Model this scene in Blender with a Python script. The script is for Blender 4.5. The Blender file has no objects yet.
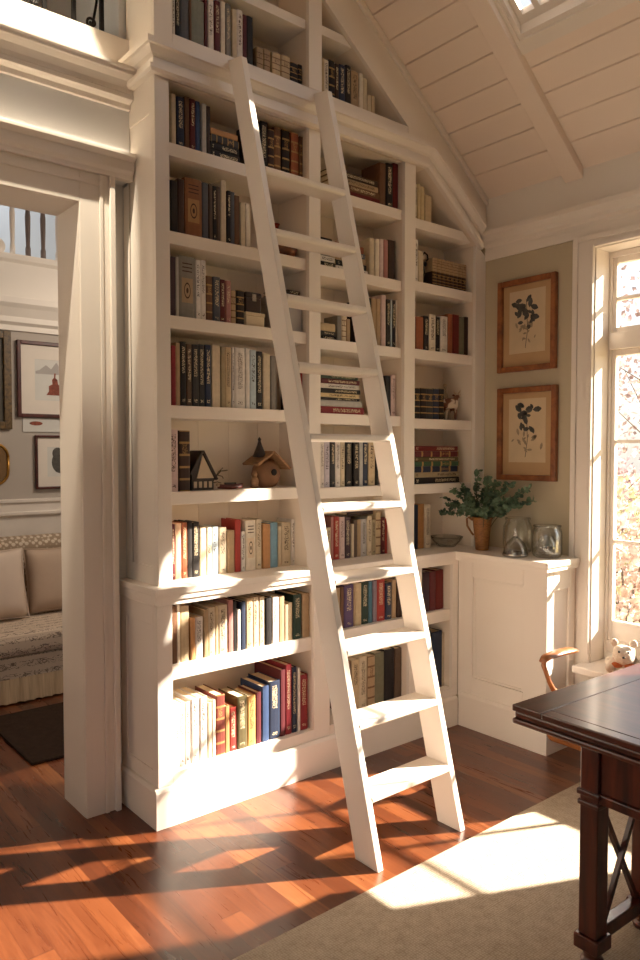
import bpy, bmesh, math, random
from mathutils import Vector, Matrix
random.seed(7)
SC = bpy.context.scene
COL = SC.collection
PI = math.pi

# ------------------------------------------------------------------ helpers
class MB:
    """collects shapes that become ONE mesh object"""
    def __init__(s): s.v=[]; s.f=[]; s.m=[]; s.sm=[]
    def add(s, vs, fs, m=0, smooth=False):
        o=len(s.v); s.v += [tuple(p) for p in vs]
        for f in fs: s.f.append([o+i for i in f]); s.m.append(m); s.sm.append(smooth)
        return s
    def box(s,x0,x1,y0,y1,z0,z1,m=0):
        v=[(x0,y0,z0),(x1,y0,z0),(x1,y1,z0),(x0,y1,z0),(x0,y0,z1),(x1,y0,z1),(x1,y1,z1),(x0,y1,z1)]
        return s.add(v,[(0,3,2,1),(4,5,6,7),(0,1,5,4),(1,2,6,5),(2,3,7,6),(3,0,4,7)],m)
    def prism(s,poly,axis,a,b,m=0,smooth=False):
        """poly of 2D points extruded along axis ('x': (y,z), 'y': (x,z), 'z': (x,y))"""
        mk={'x':lambda p,t:(t,p[0],p[1]),'y':lambda p,t:(p[0],t,p[1]),'z':lambda p,t:(p[0],p[1],t)}[axis]
        n=len(poly)
        v=[mk(p,a) for p in poly]+[mk(p,b) for p in poly]
        s.add(v,[list(range(n))[::-1],list(range(n,2*n))],m,False)
        o=len(s.v)-2*n
        for i in range(n):
            j=(i+1)%n; s.f.append([o+i,o+j,o+n+j,o+n+i]); s.m.append(m); s.sm.append(smooth)
        return s
    def hexa(s,bottom,top,m=0):
        return s.add(list(bottom)+list(top),[(3,2,1,0),(4,5,6,7),(0,1,5,4),(1,2,6,5),(2,3,7,6),(3,0,4,7)],m)
    def lathe(s,prof,c=(0,0,0),n=28,m=0,sx=1,sy=1,closed=False):
        v=[];f=[]
        for r,z in prof:
            for k in range(n):
                a=2*PI*k/n; v.append((c[0]+r*math.cos(a)*sx,c[1]+r*math.sin(a)*sy,c[2]+z))
        L=len(prof)
        for i in range(L-1 if not closed else L):
            j=(i+1)%L
            for k in range(n):
                q=(k+1)%n; f.append((i*n+k,i*n+q,j*n+q,j*n+k))
        if not closed:
            f.append(tuple(range(n))[::-1]); f.append(tuple((L-1)*n+k for k in range(n)))
        return s.add(v,f,m,True)
    def tube(s,pts,r,n=8,m=0,rad=None,sy=1.0):
        pts=[Vector(p) for p in pts]; v=[];f=[]; up=None
        for i,p in enumerate(pts):
            d=(pts[min(i+1,len(pts)-1)]-pts[max(i-1,0)])
            d=d.normalized() if d.length>1e-9 else Vector((0,0,1))
            if up is None:
                up=Vector((0,0,1)) if abs(d.z)<.9 else Vector((1,0,0))
            e1=d.cross(up).normalized(); e2=e1.cross(d).normalized(); up=e2
            R=rad[i] if rad else r
            for k in range(n):
                a=2*PI*k/n; v.append(p+e1*(R*math.cos(a))+e2*(R*sy*math.sin(a)))
        for i in range(len(pts)-1):
            for k in range(n):
                q=(k+1)%n; f.append((i*n+k,i*n+q,(i+1)*n+q,(i+1)*n+k))
        f.append(tuple(range(n))[::-1]); f.append(tuple((len(pts)-1)*n+k for k in range(n)))
        return s.add(v,f,m,True)
    def ell(s,c,r,m=0,nu=20,nv=12,pw=1.0):
        """ellipsoid; pw<1 makes it boxier (cushions)"""
        sg=lambda t:math.copysign(abs(t)**pw,t)
        v=[];f=[]
        for i in range(nv+1):
            b=-PI/2+PI*i/nv
            for k in range(nu):
                a=2*PI*k/nu
                v.append((c[0]+r[0]*sg(math.cos(b))*sg(math.cos(a)),c[1]+r[1]*sg(math.cos(b))*sg(math.sin(a)),c[2]+r[2]*sg(math.sin(b))))
        for i in range(nv):
            for k in range(nu):
                q=(k+1)%nu; f.append((i*nu+k,i*nu+q,(i+1)*nu+q,(i+1)*nu+k))
        return s.add(v,f,m,True)
    def frame(s,plane,c,a0,a1,b0,b1,w,d0,d1,m=0):
        """rectangular ring of four boxes; plane 'x' (a=y,b=z) or 'y' (a=x,b=z); d0..d1 depth"""
        def bx(p,q,r,t):
            if plane=='x': s.box(d0,d1,p,q,r,t,m)
            else: s.box(p,q,d0,d1,r,t,m)
        bx(a0,a0+w,b0,b1); bx(a1-w,a1,b0,b1); bx(a0+w,a1-w,b0,b0+w); bx(a0+w,a1-w,b1-w,b1)
        return s
    def xform(s,M):
        s.v=[tuple(M@Vector(p)) for p in s.v]; return s

def obj(name,mb,mats,parent=None,local=False,bevel=0,weld=False,kind=None):
    off=Vector((0,0,0))
    if parent is not None and not local: off=Vector(parent['_o'])
    me=bpy.data.meshes.new(name)
    me.from_pydata([tuple(Vector(p)-off) for p in mb.v],[],mb.f)
    if not isinstance(mats,(list,tuple)): mats=[mats]
    for m in mats: me.materials.append(m)
    me.polygons.foreach_set('material_index',mb.m)
    me.polygons.foreach_set('use_smooth',mb.sm)
    bm=bmesh.new(); bm.from_mesh(me)
    bmesh.ops.remove_doubles(bm,verts=bm.verts,dist=1e-6) if weld else None
    bmesh.ops.recalc_face_normals(bm,faces=bm.faces)
    bm.to_mesh(me); bm.free(); me.update()
    o=bpy.data.objects.new(name,me); COL.objects.link(o)
    if parent is not None:
        o.parent=parent
        if '_o' in parent.keys(): o['_o']=list(parent['_o'])
    else: o['_o']=[0,0,0]
    if bevel:
        b=o.modifiers.new('bevel','BEVEL'); b.width=bevel; b.segments=2; b.limit_method='ANGLE'; b.angle_limit=math.radians(40)
    if kind: o['kind']=kind
    return o

def tag(o,label,cat,group=None,kind=None):
    o['label']=label; o['category']=cat
    if group: o['group']=group
    if kind: o['kind']=kind
    return o

def thing(name,label,cat,loc=(0,0,0),rotz=0,group=None,kind=None):
    o=bpy.data.objects.new(name,None); COL.objects.link(o)
    o.empty_display_size=.05
    o.location=loc; o.rotation_euler=(0,0,rotz); o['_o']=list(loc)
    return tag(o,label,cat,group,kind)

# ------------------------------------------------------------------ materials
def srgb(r,g,b):
    f=lambda c: c/12.92 if c<=.04045 else ((c+.055)/1.055)**2.4
    return (f(r/255),f(g/255),f(b/255),1)

def base_mat(name):
    m=bpy.data.materials.new(name); m.use_nodes=True
    nt=m.node_tree; b=nt.nodes['Principled BSDF']
    return m,nt,b

def N(nt,t,**kw):
    n=nt.nodes.new(t)
    for k,v in kw.items(): setattr(n,k,v)
    return n

def ramp(nt,stops,interp='LINEAR'):
    r=N(nt,'ShaderNodeValToRGB'); cr=r.color_ramp; cr.interpolation=interp
    while len(cr.elements)<len(stops): cr.elements.new(.5)
    for e,(p,c) in zip(cr.elements,stops): e.position=p; e.color=c
    return r

def math_n(nt,op,a,b=None,c=None):
    n=N(nt,'ShaderNodeMath',operation=op)
    for i,v in enumerate((a,b,c)):
        if v is None: continue
        if isinstance(v,(int,float)): n.inputs[i].default_value=v
        else: nt.links.new(v,n.inputs[i])
    return n.outputs[0]

def mixc(nt,fac,a,b,blend='MIX'):
    n=N(nt,'ShaderNodeMix',data_type='RGBA',blend_type=blend)
    for i,v in ((0,fac),(6,a),(7,b)):
        if isinstance(v,(int,float)): n.inputs[i].default_value=v
        elif isinstance(v,(tuple,list)): n.inputs[i].default_value=v
        else: nt.links.new(v,n.inputs[i])
    return n.outputs[2]

def plain(name,col,rough=.5,var=.06,scale=6,metal=0,bump=0,bscale=60,spec=None,stretch=(1,1,1)):
    """principled with a soft procedural colour variation"""
    m,nt,b=base_mat(name)
    tc=N(nt,'ShaderNodeTexCoord'); mp=N(nt,'ShaderNodeMapping'); mp.inputs['Scale'].default_value=stretch
    nt.links.new(tc.outputs['Object'],mp.inputs['Vector'])
    nz=N(nt,'ShaderNodeTexNoise'); nz.inputs['Scale'].default_value=scale; nz.inputs['Detail'].default_value=5
    nt.links.new(mp.outputs[0],nz.inputs['Vector'])
    lo=tuple(c*(1-var) for c in col[:3])+(1,); hi=tuple(min(1,c*(1+var)) for c in col[:3])+(1,)
    r=ramp(nt,[(.3,lo),(.7,hi)]); nt.links.new(nz.outputs['Fac'],r.inputs[0])
    nt.links.new(r.outputs[0],b.inputs['Base Color'])
    b.inputs['Roughness'].default_value=rough; b.inputs['Metallic'].default_value=metal
    if spec is not None: b.inputs['Specular IOR Level'].default_value=spec
    if bump:
        n2=N(nt,'ShaderNodeTexNoise'); n2.inputs['Scale'].default_value=bscale; n2.inputs['Detail'].default_value=4
        nt.links.new(mp.outputs[0],n2.inputs['Vector'])
        bp=N(nt,'ShaderNodeBump'); bp.inputs['Strength'].default_value=bump; bp.inputs['Distance'].default_value=.01
        nt.links.new(n2.outputs['Fac'],bp.inputs['Height']); nt.links.new(bp.outputs[0],b.inputs['Normal'])
    return m

M={}
M['paint']=plain('white_paint',srgb(235,226,214),.38,.015,3,bump=.02,bscale=40)
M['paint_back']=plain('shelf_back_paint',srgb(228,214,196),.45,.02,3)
M['plaster']=plain('white_plaster',srgb(236,230,220),.6,.02,3)
M['ceil']=plain('ceiling_board_paint',srgb(238,222,206),.5,.03,2,stretch=(1,.3,1))
M['greige']=plain('greige_wall_paint',srgb(188,174,146),.7,.02,3)
M['greywall']=plain('grey_wall_paint',srgb(176,168,158),.7,.02,3)
M['coolwall']=plain('cool_white_wall_paint',srgb(214,214,214),.6,.02,2)
M['loftwall']=plain('sage_loft_paint',srgb(150,156,146),.7,.03,2)
M['bluewall']=plain('pale_blue_wall_paint',srgb(204,214,222),.7,.03,2)
M['iron']=plain('black_iron',srgb(28,24,22),.45,.2,20,metal=.6)
M['pages']=plain('book_pages',srgb(226,208,172),.8,.12,60,stretch=(40,1,1))
M['silver']=plain('brushed_silver',srgb(180,176,170),.25,.1,20,metal=.9)
M['brass']=plain('worn_brass',srgb(170,125,60),.35,.15,15,metal=.85)

def wood(name,c0,c1,rough,scale=(1,12,12),coat=0,bump=.02,det=6,sc=3):
    m,nt,b=base_mat(name)
    tc=N(nt,'ShaderNodeTexCoord'); mp=N(nt,'ShaderNodeMapping'); mp.inputs['Scale'].default_value=scale
    nt.links.new(tc.outputs['Object'],mp.inputs['Vector'])
    nz=N(nt,'ShaderNodeTexNoise'); nz.inputs['Scale'].default_value=sc; nz.inputs['Detail'].default_value=det; nz.inputs['Distortion'].default_value=.6
    nt.links.new(mp.outputs[0],nz.inputs['Vector'])
    r=ramp(nt,[(.25,c0),(.75,c1)]); nt.links.new(nz.outputs['Fac'],r.inputs[0])
    nt.links.new(r.outputs[0],b.inputs['Base Color']); b.inputs['Roughness'].default_value=rough
    b.inputs['Coat Weight'].default_value=coat; b.inputs['Coat Roughness'].default_value=.15
    bp=N(nt,'ShaderNodeBump'); bp.inputs['Strength'].default_value=bump; bp.inputs['Distance'].default_value=.005
    nt.links.new(nz.outputs['Fac'],bp.inputs['Height']); nt.links.new(bp.outputs[0],b.inputs['Normal'])
    return m
M['mahog']=wood('dark_mahogany',srgb(40,15,10),srgb(104,42,24),.32,(9,9,1.2),coat=.3)
M['mahogtop']=wood('dark_mahogany_top',srgb(44,20,14),srgb(98,44,28),.3,(9,1.2,9),coat=.35)
M['mahogend']=wood('dark_mahogany_breadboard',srgb(40,18,12),srgb(92,40,24),.3,(1.2,9,9),coat=.35)
M['chairwood']=wood('honey_brown_chair_wood',srgb(110,62,30),srgb(168,104,56),.35,(4,4,4),coat=.2)
M['goldwood']=wood('antique_gold_frame_wood',srgb(104,54,28),srgb(168,100,54),.4,(6,6,6),coat=.2)
M['redframe']=wood('oxblood_frame_wood',srgb(48,16,12),srgb(86,30,22),.4,(6,6,6))
M['gilt']=wood('dark_gilt_frame',srgb(48,36,22),srgb(120,94,54),.4,(14,14,14),bump=.3)
M['whiteframe']=plain('white_frame_paint',srgb(224,216,206),.5)
M['mattan']=plain('tan_picture_mat',srgb(186,150,108),.8,.05,10)
M['matwhite']=plain('white_picture_mat',srgb(222,214,202),.8,.02,10)

def floor_mat():
    m,nt,b=base_mat('cherry_plank_floor')
    tc=N(nt,'ShaderNodeTexCoord'); sx=N(nt,'ShaderNodeSeparateXYZ'); nt.links.new(tc.outputs['Object'],sx.inputs[0])
    w=.082
    px=math_n(nt,'DIVIDE',sx.outputs['X'],w); ix=math_n(nt,'FLOOR',px); fx=math_n(nt,'FRACT',px)
    wn=N(nt,'ShaderNodeTexWhiteNoise',noise_dimensions='1D'); nt.links.new(ix,wn.inputs['W'])
    sh=math_n(nt,'MULTIPLY_ADD',wn.outputs['Value'],7.3,math_n(nt,'DIVIDE',sx.outputs['Y'],1.35))
    iy=math_n(nt,'FLOOR',sh); fy=math_n(nt,'FRACT',sh)
    cv=N(nt,'ShaderNodeCombineXYZ'); nt.links.new(ix,cv.inputs[0]); nt.links.new(iy,cv.inputs[1])
    wn2=N(nt,'ShaderNodeTexWhiteNoise',noise_dimensions='2D'); nt.links.new(cv.outputs[0],wn2.inputs['Vector'])
    # grain
    mp=N(nt,'ShaderNodeMapping'); mp.inputs['Scale'].default_value=(30,2.2,1)
    nt.links.new(tc.outputs['Object'],mp.inputs['Vector'])
    off=N(nt,'ShaderNodeVectorMath',operation='MULTIPLY_ADD'); nt.links.new(wn2.outputs['Color'],off.inputs[0]); off.inputs[1].default_value=(40,40,40); nt.links.new(mp.outputs[0],off.inputs[2])
    nz=N(nt,'ShaderNodeTexNoise'); nz.inputs['Scale'].default_value=1.5; nz.inputs['Detail'].default_value=7; nz.inputs['Distortion'].default_value=1.2
    nt.links.new(off.outputs[0],nz.inputs['Vector'])
    fac=math_n(nt,'ADD',math_n(nt,'MULTIPLY',wn2.outputs['Value'],.55),math_n(nt,'MULTIPLY',nz.outputs['Fac'],.5))
    r=ramp(nt,[(.1,srgb(52,24,12)),(.45,srgb(85,41,20)),(.75,srgb(112,61,32)),(1.0,srgb(148,96,56))]); nt.links.new(fac,r.inputs[0])
    e1=math_n(nt,'LESS_THAN',math_n(nt,'ABSOLUTE',math_n(nt,'SUBTRACT',fx,.5)),.49)
    e2=math_n(nt,'LESS_THAN',math_n(nt,'ABSOLUTE',math_n(nt,'SUBTRACT',fy,.5)),.498)
    edge=math_n(nt,'MULTIPLY',e1,e2)
    c=mixc(nt,math_n(nt,'MULTIPLY_ADD',edge,.45,.55),srgb(46,18,9),r.outputs[0]); nt.links.new(c,b.inputs['Base Color'])
    rr=math_n(nt,'MULTIPLY_ADD',nz.outputs['Fac'],.2,.2); nt.links.new(rr,b.inputs['Roughness'])
    b.inputs['Coat Weight'].default_value=.15; b.inputs['Coat Roughness'].default_value=.2
    bp=N(nt,'ShaderNodeBump'); bp.inputs['Strength'].default_value=.06; bp.inputs['Distance'].default_value=.001
    nt.links.new(edge,bp.inputs['Height']); nt.links.new(bp.outputs[0],b.inputs['Normal'])
    return m
M['floor']=floor_mat()

def rug_mat(name,c0,c1,sc=110):
    m,nt,b=base_mat(name)
    tc=N(nt,'ShaderNodeTexCoord')
    mp=N(nt,'ShaderNodeMapping'); mp.inputs['Scale'].default_value=(sc,sc,sc); nt.links.new(tc.outputs['Object'],mp.inputs['Vector'])
    ch=N(nt,'ShaderNodeTexVoronoi'); ch.inputs['Scale'].default_value=1; ch.inputs['Randomness'].default_value=.35; nt.links.new(mp.outputs[0],ch.inputs['Vector'])
    nz=N(nt,'ShaderNodeTexNoise'); nz.inputs['Scale'].default_value=30; nt.links.new(tc.outputs['Object'],nz.inputs['Vector'])
    f=math_n(nt,'ADD',math_n(nt,'MULTIPLY',ch.outputs['Distance'],.6),math_n(nt,'MULTIPLY',nz.outputs['Fac'],.5))
    r=ramp(nt,[(.2,c1),(.9,c0)]); nt.links.new(f,r.inputs[0]); nt.links.new(r.outputs[0],b.inputs['Base Color'])
    b.inputs['Roughness'].default_value=.95; b.inputs['Specular IOR Level'].default_value=.1
    bp=N(nt,'ShaderNodeBump'); bp.inputs['Strength'].default_value=.5; bp.inputs['Distance'].default_value=.004; bp.invert=True
    nt.links.new(ch.outputs['Distance'],bp.inputs['Height']); nt.links.new(bp.outputs[0],b.inputs['Normal'])
    return m
M['rug']=rug_mat('sisal_weave',srgb(146,128,106),srgb(206,192,170))
M['mat']=rug_mat('dark_mat_weave',srgb(30,22,18),srgb(66,50,40),140)

def book_mat():
    """cover: colour from the object, style from its pass index (1 lettering, 2 gilt bands, 3 panel)"""
    m,nt,b=base_mat('book_cover')
    oi=N(nt,'ShaderNodeObjectInfo'); tc=N(nt,'ShaderNodeTexCoord')
    ge=N(nt,'ShaderNodeNewGeometry'); vt=N(nt,'ShaderNodeVectorTransform',vector_type='NORMAL',convert_from='WORLD',convert_to='OBJECT')
    nt.links.new(ge.outputs['True Normal'],vt.inputs[0]); sn=N(nt,'ShaderNodeSeparateXYZ'); nt.links.new(vt.outputs[0],sn.inputs[0])
    spine=math_n(nt,'LESS_THAN',sn.outputs['Y'],-.4)
    sg=N(nt,'ShaderNodeSeparateXYZ'); nt.links.new(tc.outputs['Generated'],sg.inputs[0])
    gx,gz=sg.outputs['X'],sg.outputs['Z']
    so=N(nt,'ShaderNodeSeparateXYZ'); nt.links.new(tc.outputs['Object'],so.inputs[0])
    st=oi.outputs['Object Index']; rnd=oi.outputs['Random']
    # worn base colour
    nz=N(nt,'ShaderNodeTexNoise'); nz.inputs['Scale'].default_value=45; nz.inputs['Detail'].default_value=4
    nt.links.new(tc.outputs['Object'],nz.inputs['Vector'])
    wear=math_n(nt,'MULTIPLY_ADD',nz.outputs['Fac'],.5,.75)
    base=mixc(nt,1.0,oi.outputs['Color'],wear,'MULTIPLY')
    bw=N(nt,'ShaderNodeRGBToBW'); nt.links.new(oi.outputs['Color'],bw.inputs[0])
    dark=math_n(nt,'LESS_THAN',bw.outputs[0],.22)
    ink=mixc(nt,dark,srgb(62,44,36),srgb(214,196,160))
    # lettering
    cv=N(nt,'ShaderNodeCombineXYZ')
    nt.links.new(math_n(nt,'MULTIPLY',so.outputs['X'],230),cv.inputs[0]); nt.links.new(math_n(nt,'MULTIPLY',rnd,97),cv.inputs[1]); nt.links.new(math_n(nt,'MULTIPLY',so.outputs['Z'],300),cv.inputs[2])
    n2=N(nt,'ShaderNodeTexNoise'); n2.inputs['Scale'].default_value=1; n2.inputs['Detail'].default_value=1; nt.links.new(cv.outputs[0],n2.inputs['Vector'])
    let=math_n(nt,'GREATER_THAN',n2.outputs['Fac'],.53)
    col=math_n(nt,'LESS_THAN',math_n(nt,'ABSOLUTE',math_n(nt,'SUBTRACT',gx,.5)),.24)
    lo=math_n(nt,'MULTIPLY_ADD',rnd,.25,.28)
    za=math_n(nt,'GREATER_THAN',gz,lo); zb=math_n(nt,'LESS_THAN',gz,.92)
    txt=math_n(nt,'MULTIPLY',math_n(nt,'MULTIPLY',let,col),math_n(nt,'MULTIPLY',za,zb))
    foot=math_n(nt,'MULTIPLY',math_n(nt,'LESS_THAN',math_n(nt,'ABSOLUTE',math_n(nt,'SUBTRACT',gz,.09)),.025),math_n(nt,'MULTIPLY',let,col))
    txt=math_n(nt,'MAXIMUM',txt,foot)
    is1=math_n(nt,'COMPARE',st,1,.1)
    c1=mixc(nt,math_n(nt,'MULTIPLY',math_n(nt,'MULTIPLY',txt,is1),spine),base,ink)
    # gilt bands
    fr=math_n(nt,'FRACT',math_n(nt,'MULTIPLY_ADD',gz,5.0,.5))
    band=math_n(nt,'LESS_THAN',math_n(nt,'ABSOLUTE',math_n(nt,'SUBTRACT',fr,.5)),.09)
    lab=math_n(nt,'MULTIPLY',math_n(nt,'MULTIPLY',math_n(nt,'GREATER_THAN',gz,.62),math_n(nt,'LESS_THAN',gz,.78)),let)
    bandx=math_n(nt,'MAXIMUM',band,math_n(nt,'MULTIPLY',lab,col))
    is2=math_n(nt,'COMPARE',st,2,.1)
    gcol=mixc(nt,dark,srgb(96,60,36),srgb(176,138,84))
    c2=mixc(nt,math_n(nt,'MULTIPLY',math_n(nt,'MULTIPLY',bandx,is2),math_n(nt,'MULTIPLY',spine,.8)),c1,gcol)
    # framed panel with mark
    ax=math_n(nt,'ABSOLUTE',math_n(nt,'SUBTRACT',gx,.5)); az=math_n(nt,'ABSOLUTE',math_n(nt,'SUBTRACT',gz,.45))
    pin=math_n(nt,'MULTIPLY',math_n(nt,'LESS_THAN',ax,.34),math_n(nt,'LESS_THAN',az,.2))
    pin2=math_n(nt,'MULTIPLY',math_n(nt,'LESS_THAN',ax,.2),math_n(nt,'LESS_THAN',az,.12))
    rr_=math_n(nt,'SQRT',math_n(nt,'ADD',math_n(nt,'POWER',math_n(nt,'DIVIDE',ax,.2),2.0),math_n(nt,'POWER',math_n(nt,'DIVIDE',az,.13),2.0)))
    mk=math_n(nt,'MAXIMUM',math_n(nt,'LESS_THAN',math_n(nt,'ABSOLUTE',math_n(nt,'SUBTRACT',rr_,.9)),.1),math_n(nt,'LESS_THAN',rr_,.35))
    top=math_n(nt,'MULTIPLY',math_n(nt,'MULTIPLY',math_n(nt,'GREATER_THAN',gz,.75),math_n(nt,'LESS_THAN',gz,.93)),math_n(nt,'MULTIPLY',math_n(nt,'LESS_THAN',math_n(nt,'FRACT',math_n(nt,'MULTIPLY',gz,16.0)),.3),math_n(nt,'LESS_THAN',ax,.3)))
    is3=math_n(nt,'COMPARE',st,3,.1); sp3=math_n(nt,'MULTIPLY',is3,spine)
    c3=mixc(nt,math_n(nt,'MULTIPLY',math_n(nt,'MULTIPLY',pin,sp3),.35),c2,srgb(214,170,110))
    c4=mixc(nt,math_n(nt,'MULTIPLY',math_n(nt,'MAXIMUM',mk,top),sp3),c3,srgb(60,36,24))
    nt.links.new(c4,b.inputs['Base Color']); b.inputs['Roughness'].default_value=.55; b.inputs['Specular IOR Level'].default_value=.3
    return m
M['book']=book_mat()

def glass_mat(name,tint,fr=.5,base=.04,rough=.02):
    m=bpy.data.materials.new(name); m.use_nodes=True; nt=m.node_tree; nt.nodes.clear()
    out=N(nt,'ShaderNodeOutputMaterial'); mx=N(nt,'ShaderNodeMixShader'); tr=N(nt,'ShaderNodeBsdfTransparent'); gl=N(nt,'ShaderNodeBsdfGlossy')
    tr.inputs[0].default_value=tint; gl.inputs['Roughness'].default_value=rough; gl.inputs['Color'].default_value=(1,1,1,1)
    lw=N(nt,'ShaderNodeLayerWeight'); lw.inputs['Blend'].default_value=.35
    f=math_n(nt,'MULTIPLY_ADD',lw.outputs['Fresnel'],fr,base)
    nt.links.new(f,mx.inputs[0]); nt.links.new(tr.outputs[0],mx.inputs[1]); nt.links.new(gl.outputs[0],mx.inputs[2]); nt.links.new(mx.outputs[0],out.inputs[0])
    return m
M['pane']=glass_mat('window_glass',(.97,.98,.98,1),.12,.01)
M['jar']=glass_mat('jar_glass',(.95,.965,.96,1),.45,.02)
_nt=M['jar'].node_tree; _lw=N(_nt,'ShaderNodeLayerWeight'); _lw.inputs['Blend'].default_value=.45
_r=ramp(_nt,[(.55,(.96,.97,.965,1)),(.95,(.42,.43,.41,1))]); _nt.links.new(_lw.outputs['Facing'],_r.inputs[0])
for _n in _nt.nodes:
    if _n.type=='BSDF_TRANSPARENT': _nt.links.new(_r.outputs[0],_n.inputs[0])
M['pglass']=glass_mat('frosted_bottle_glass',(.85,.83,.76,1),.4,.12,.15)

def scribble(name,bg,ink,sc,thr=.035,lines=True):
    m,nt,b=base_mat(name)
    tc=N(nt,'ShaderNodeTexCoord'); mp=N(nt,'ShaderNodeMapping'); mp.inputs['Scale'].default_value=(sc,sc*1.6,sc*1.6)
    nt.links.new(tc.outputs['Object'],mp.inputs['Vector'])
    nz=N(nt,'ShaderNodeTexNoise'); nz.inputs['Scale'].default_value=1; nz.inputs['Detail'].default_value=2.5; nz.inputs['Distortion'].default_value=1.2
    nt.links.new(mp.outputs[0],nz.inputs['Vector'])
    d=math_n(nt,'LESS_THAN',math_n(nt,'ABSOLUTE',math_n(nt,'SUBTRACT',nz.outputs['Fac'],.5)),thr)
    sx=N(nt,'ShaderNodeSeparateXYZ'); nt.links.new(tc.outputs['Object'],sx.inputs[0])
    yz=math_n(nt,'ADD',sx.outputs['Y'],sx.outputs['Z'])
    ln=math_n(nt,'LESS_THAN',math_n(nt,'FRACT',math_n(nt,'MULTIPLY',yz,14)),.6)
    k=math_n(nt,'MULTIPLY',d,ln)
    c=mixc(nt,math_n(nt,'MULTIPLY',k,.75),bg,ink); nt.links.new(c,b.inputs['Base Color']); b.inputs['Roughness'].default_value=.9
    return m
M['script']=scribble('handwriting_print_fabric',srgb(206,188,168),srgb(70,52,48),22,.03)
M['skirt']=plain('gathered_cream_fabric',srgb(196,172,140),.9,.15,10,stretch=(9,1,.5),bump=.3,bscale=8)
M['pillow']=plain('cream_pillow_fabric',srgb(214,196,180),.9,.04,8,bump=.1,bscale=120)
M['pillowdk']=plain('tan_pillow_fabric',srgb(188,166,146),.9,.04,8,bump=.1,bscale=120)
def trellis():
    m,nt,b=base_mat('trellis_print_fabric')
    tc=N(nt,'ShaderNodeTexCoord'); mp=N(nt,'ShaderNodeMapping'); mp.inputs['Scale'].default_value=(30,30,30); mp.inputs['Rotation'].default_value=(0,PI/4,0)
    nt.links.new(tc.outputs['Object'],mp.inputs['Vector'])
    ck=N(nt,'ShaderNodeTexVoronoi'); ck.inputs['Randomness'].default_value=.2; ck.inputs['Scale'].default_value=1; nt.links.new(mp.outputs[0],ck.inputs['Vector'])
    r=ramp(nt,[(.35,srgb(206,192,172)),(.5,srgb(150,130,108))]); nt.links.new(ck.outputs['Distance'],r.inputs[0])
    nt.links.new(r.outputs[0],b.inputs['Base Color']); b.inputs['Roughness'].default_value=.9
    return m
M['trellis']=trellis()

def leafmat(name,c0,c1,trans=.3):
    m,nt,b=base_mat(name)
    oi=N(nt,'ShaderNodeTexCoord'); nz=N(nt,'ShaderNodeTexNoise'); nz.inputs['Scale'].default_value=14; nt.links.new(oi.outputs['Object'],nz.inputs['Vector'])
    r=ramp(nt,[(.35,c0),(.65,c1)]); nt.links.new(nz.outputs['Fac'],r.inputs[0]); nt.links.new(r.outputs[0],b.inputs['Base Color'])
    b.inputs['Roughness'].default_value=.6
    tl=N(nt,'ShaderNodeBsdfTranslucent'); nt.links.new(r.outputs[0],tl.inputs[0]); mx=N(nt,'ShaderNodeMixShader'); mx.inputs[0].default_value=trans
    out=nt.nodes['Material Output']; nt.links.new(b.outputs[0],mx.inputs[1]); nt.links.new(tl.outputs[0],mx.inputs[2]); nt.links.new(mx.outputs[0],out.inputs[0])
    return m
M['leaf']=leafmat('eucalyptus_leaf',srgb(48,74,58),srgb(112,138,108),.2)
M['autumn']=leafmat('autumn_foliage',srgb(150,128,120),srgb(208,190,186))
M['autumn2']=leafmat('russet_foliage',srgb(140,118,124),srgb(198,182,190))
M['palegreen']=leafmat('pale_green_foliage',srgb(150,152,120),srgb(204,202,172))
M['mauve']=leafmat('bare_mauve_twigs',srgb(120,104,110),srgb(176,158,158))
M['bark']=plain('grey_bark',srgb(90,74,62),.9,.2,10,bump=.4,bscale=20)
M['stem']=plain('olive_stem',srgb(84,74,48),.7,.1)
M['grass']=plain('dry_lawn',srgb(150,132,84),.95,.25,8)
M['wicker']=wood('amber_woven_wicker',srgb(104,62,26),srgb(170,112,58),.55,(20,20,60),bump=.5)
M['soil']=plain('dark_moss',srgb(40,36,24),.95,.2,40)
M['redceramic']=plain('red_ceramic',srgb(150,42,26),.25,.1)
M['bowlwood']=wood('turned_burl_wood',srgb(60,32,18),srgb(140,78,40),.35,(8,8,20))
M['boxdark']=plain('dark_brown_leather',srgb(44,28,22),.4,.15,20)
M['boxcream']=plain('cream_papered_box',srgb(206,188,156),.7,.06,12)
M['boxgrey']=plain('grey_papered_box',srgb(164,160,156),.7,.04,12)
M['toy']=plain('dark_stained_toy_wood',srgb(40,26,20),.5,.2,15)
M['balus']=plain('taupe_baluster_paint',srgb(112,98,92),.5)
M['toypale']=plain('pale_toy_wood',srgb(196,172,142),.6,.08,15)
M['gourd']=plain('weathered_gourd',srgb(132,92,62),.7,.2,14,bump=.2,bscale=30)
M['thatch']=plain('tan_thatch_roof',srgb(150,112,78),.85,.2,30,stretch=(1,1,6),bump=.4)
M['hole']=plain('hole_shade',srgb(22,14,10),.9)  # near-black colour standing in for the shade inside the birdhouse opening
M['lacquer']=plain('dark_red_lacquer',srgb(84,26,22),.35,.2,30)
M['pebble']=plain('grey_pebbles',srgb(130,122,112),.6,.3,60)
def cow():
    m,nt,b=base_mat('brown_and_white_patches')
    tc=N(nt,'ShaderNodeTexCoord'); nz=N(nt,'ShaderNodeTexNoise'); nz.inputs['Scale'].default_value=16; nt.links.new(tc.outputs['Object'],nz.inputs['Vector'])
    r=ramp(nt,[(.48,srgb(214,196,172)),(.54,srgb(112,62,38))]); nt.links.new(nz.outputs['Fac'],r.inputs[0]); nt.links.new(r.outputs[0],b.inputs['Base Color']); b.inputs['Roughness'].default_value=.5
    return m
M['cow']=cow()
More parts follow.
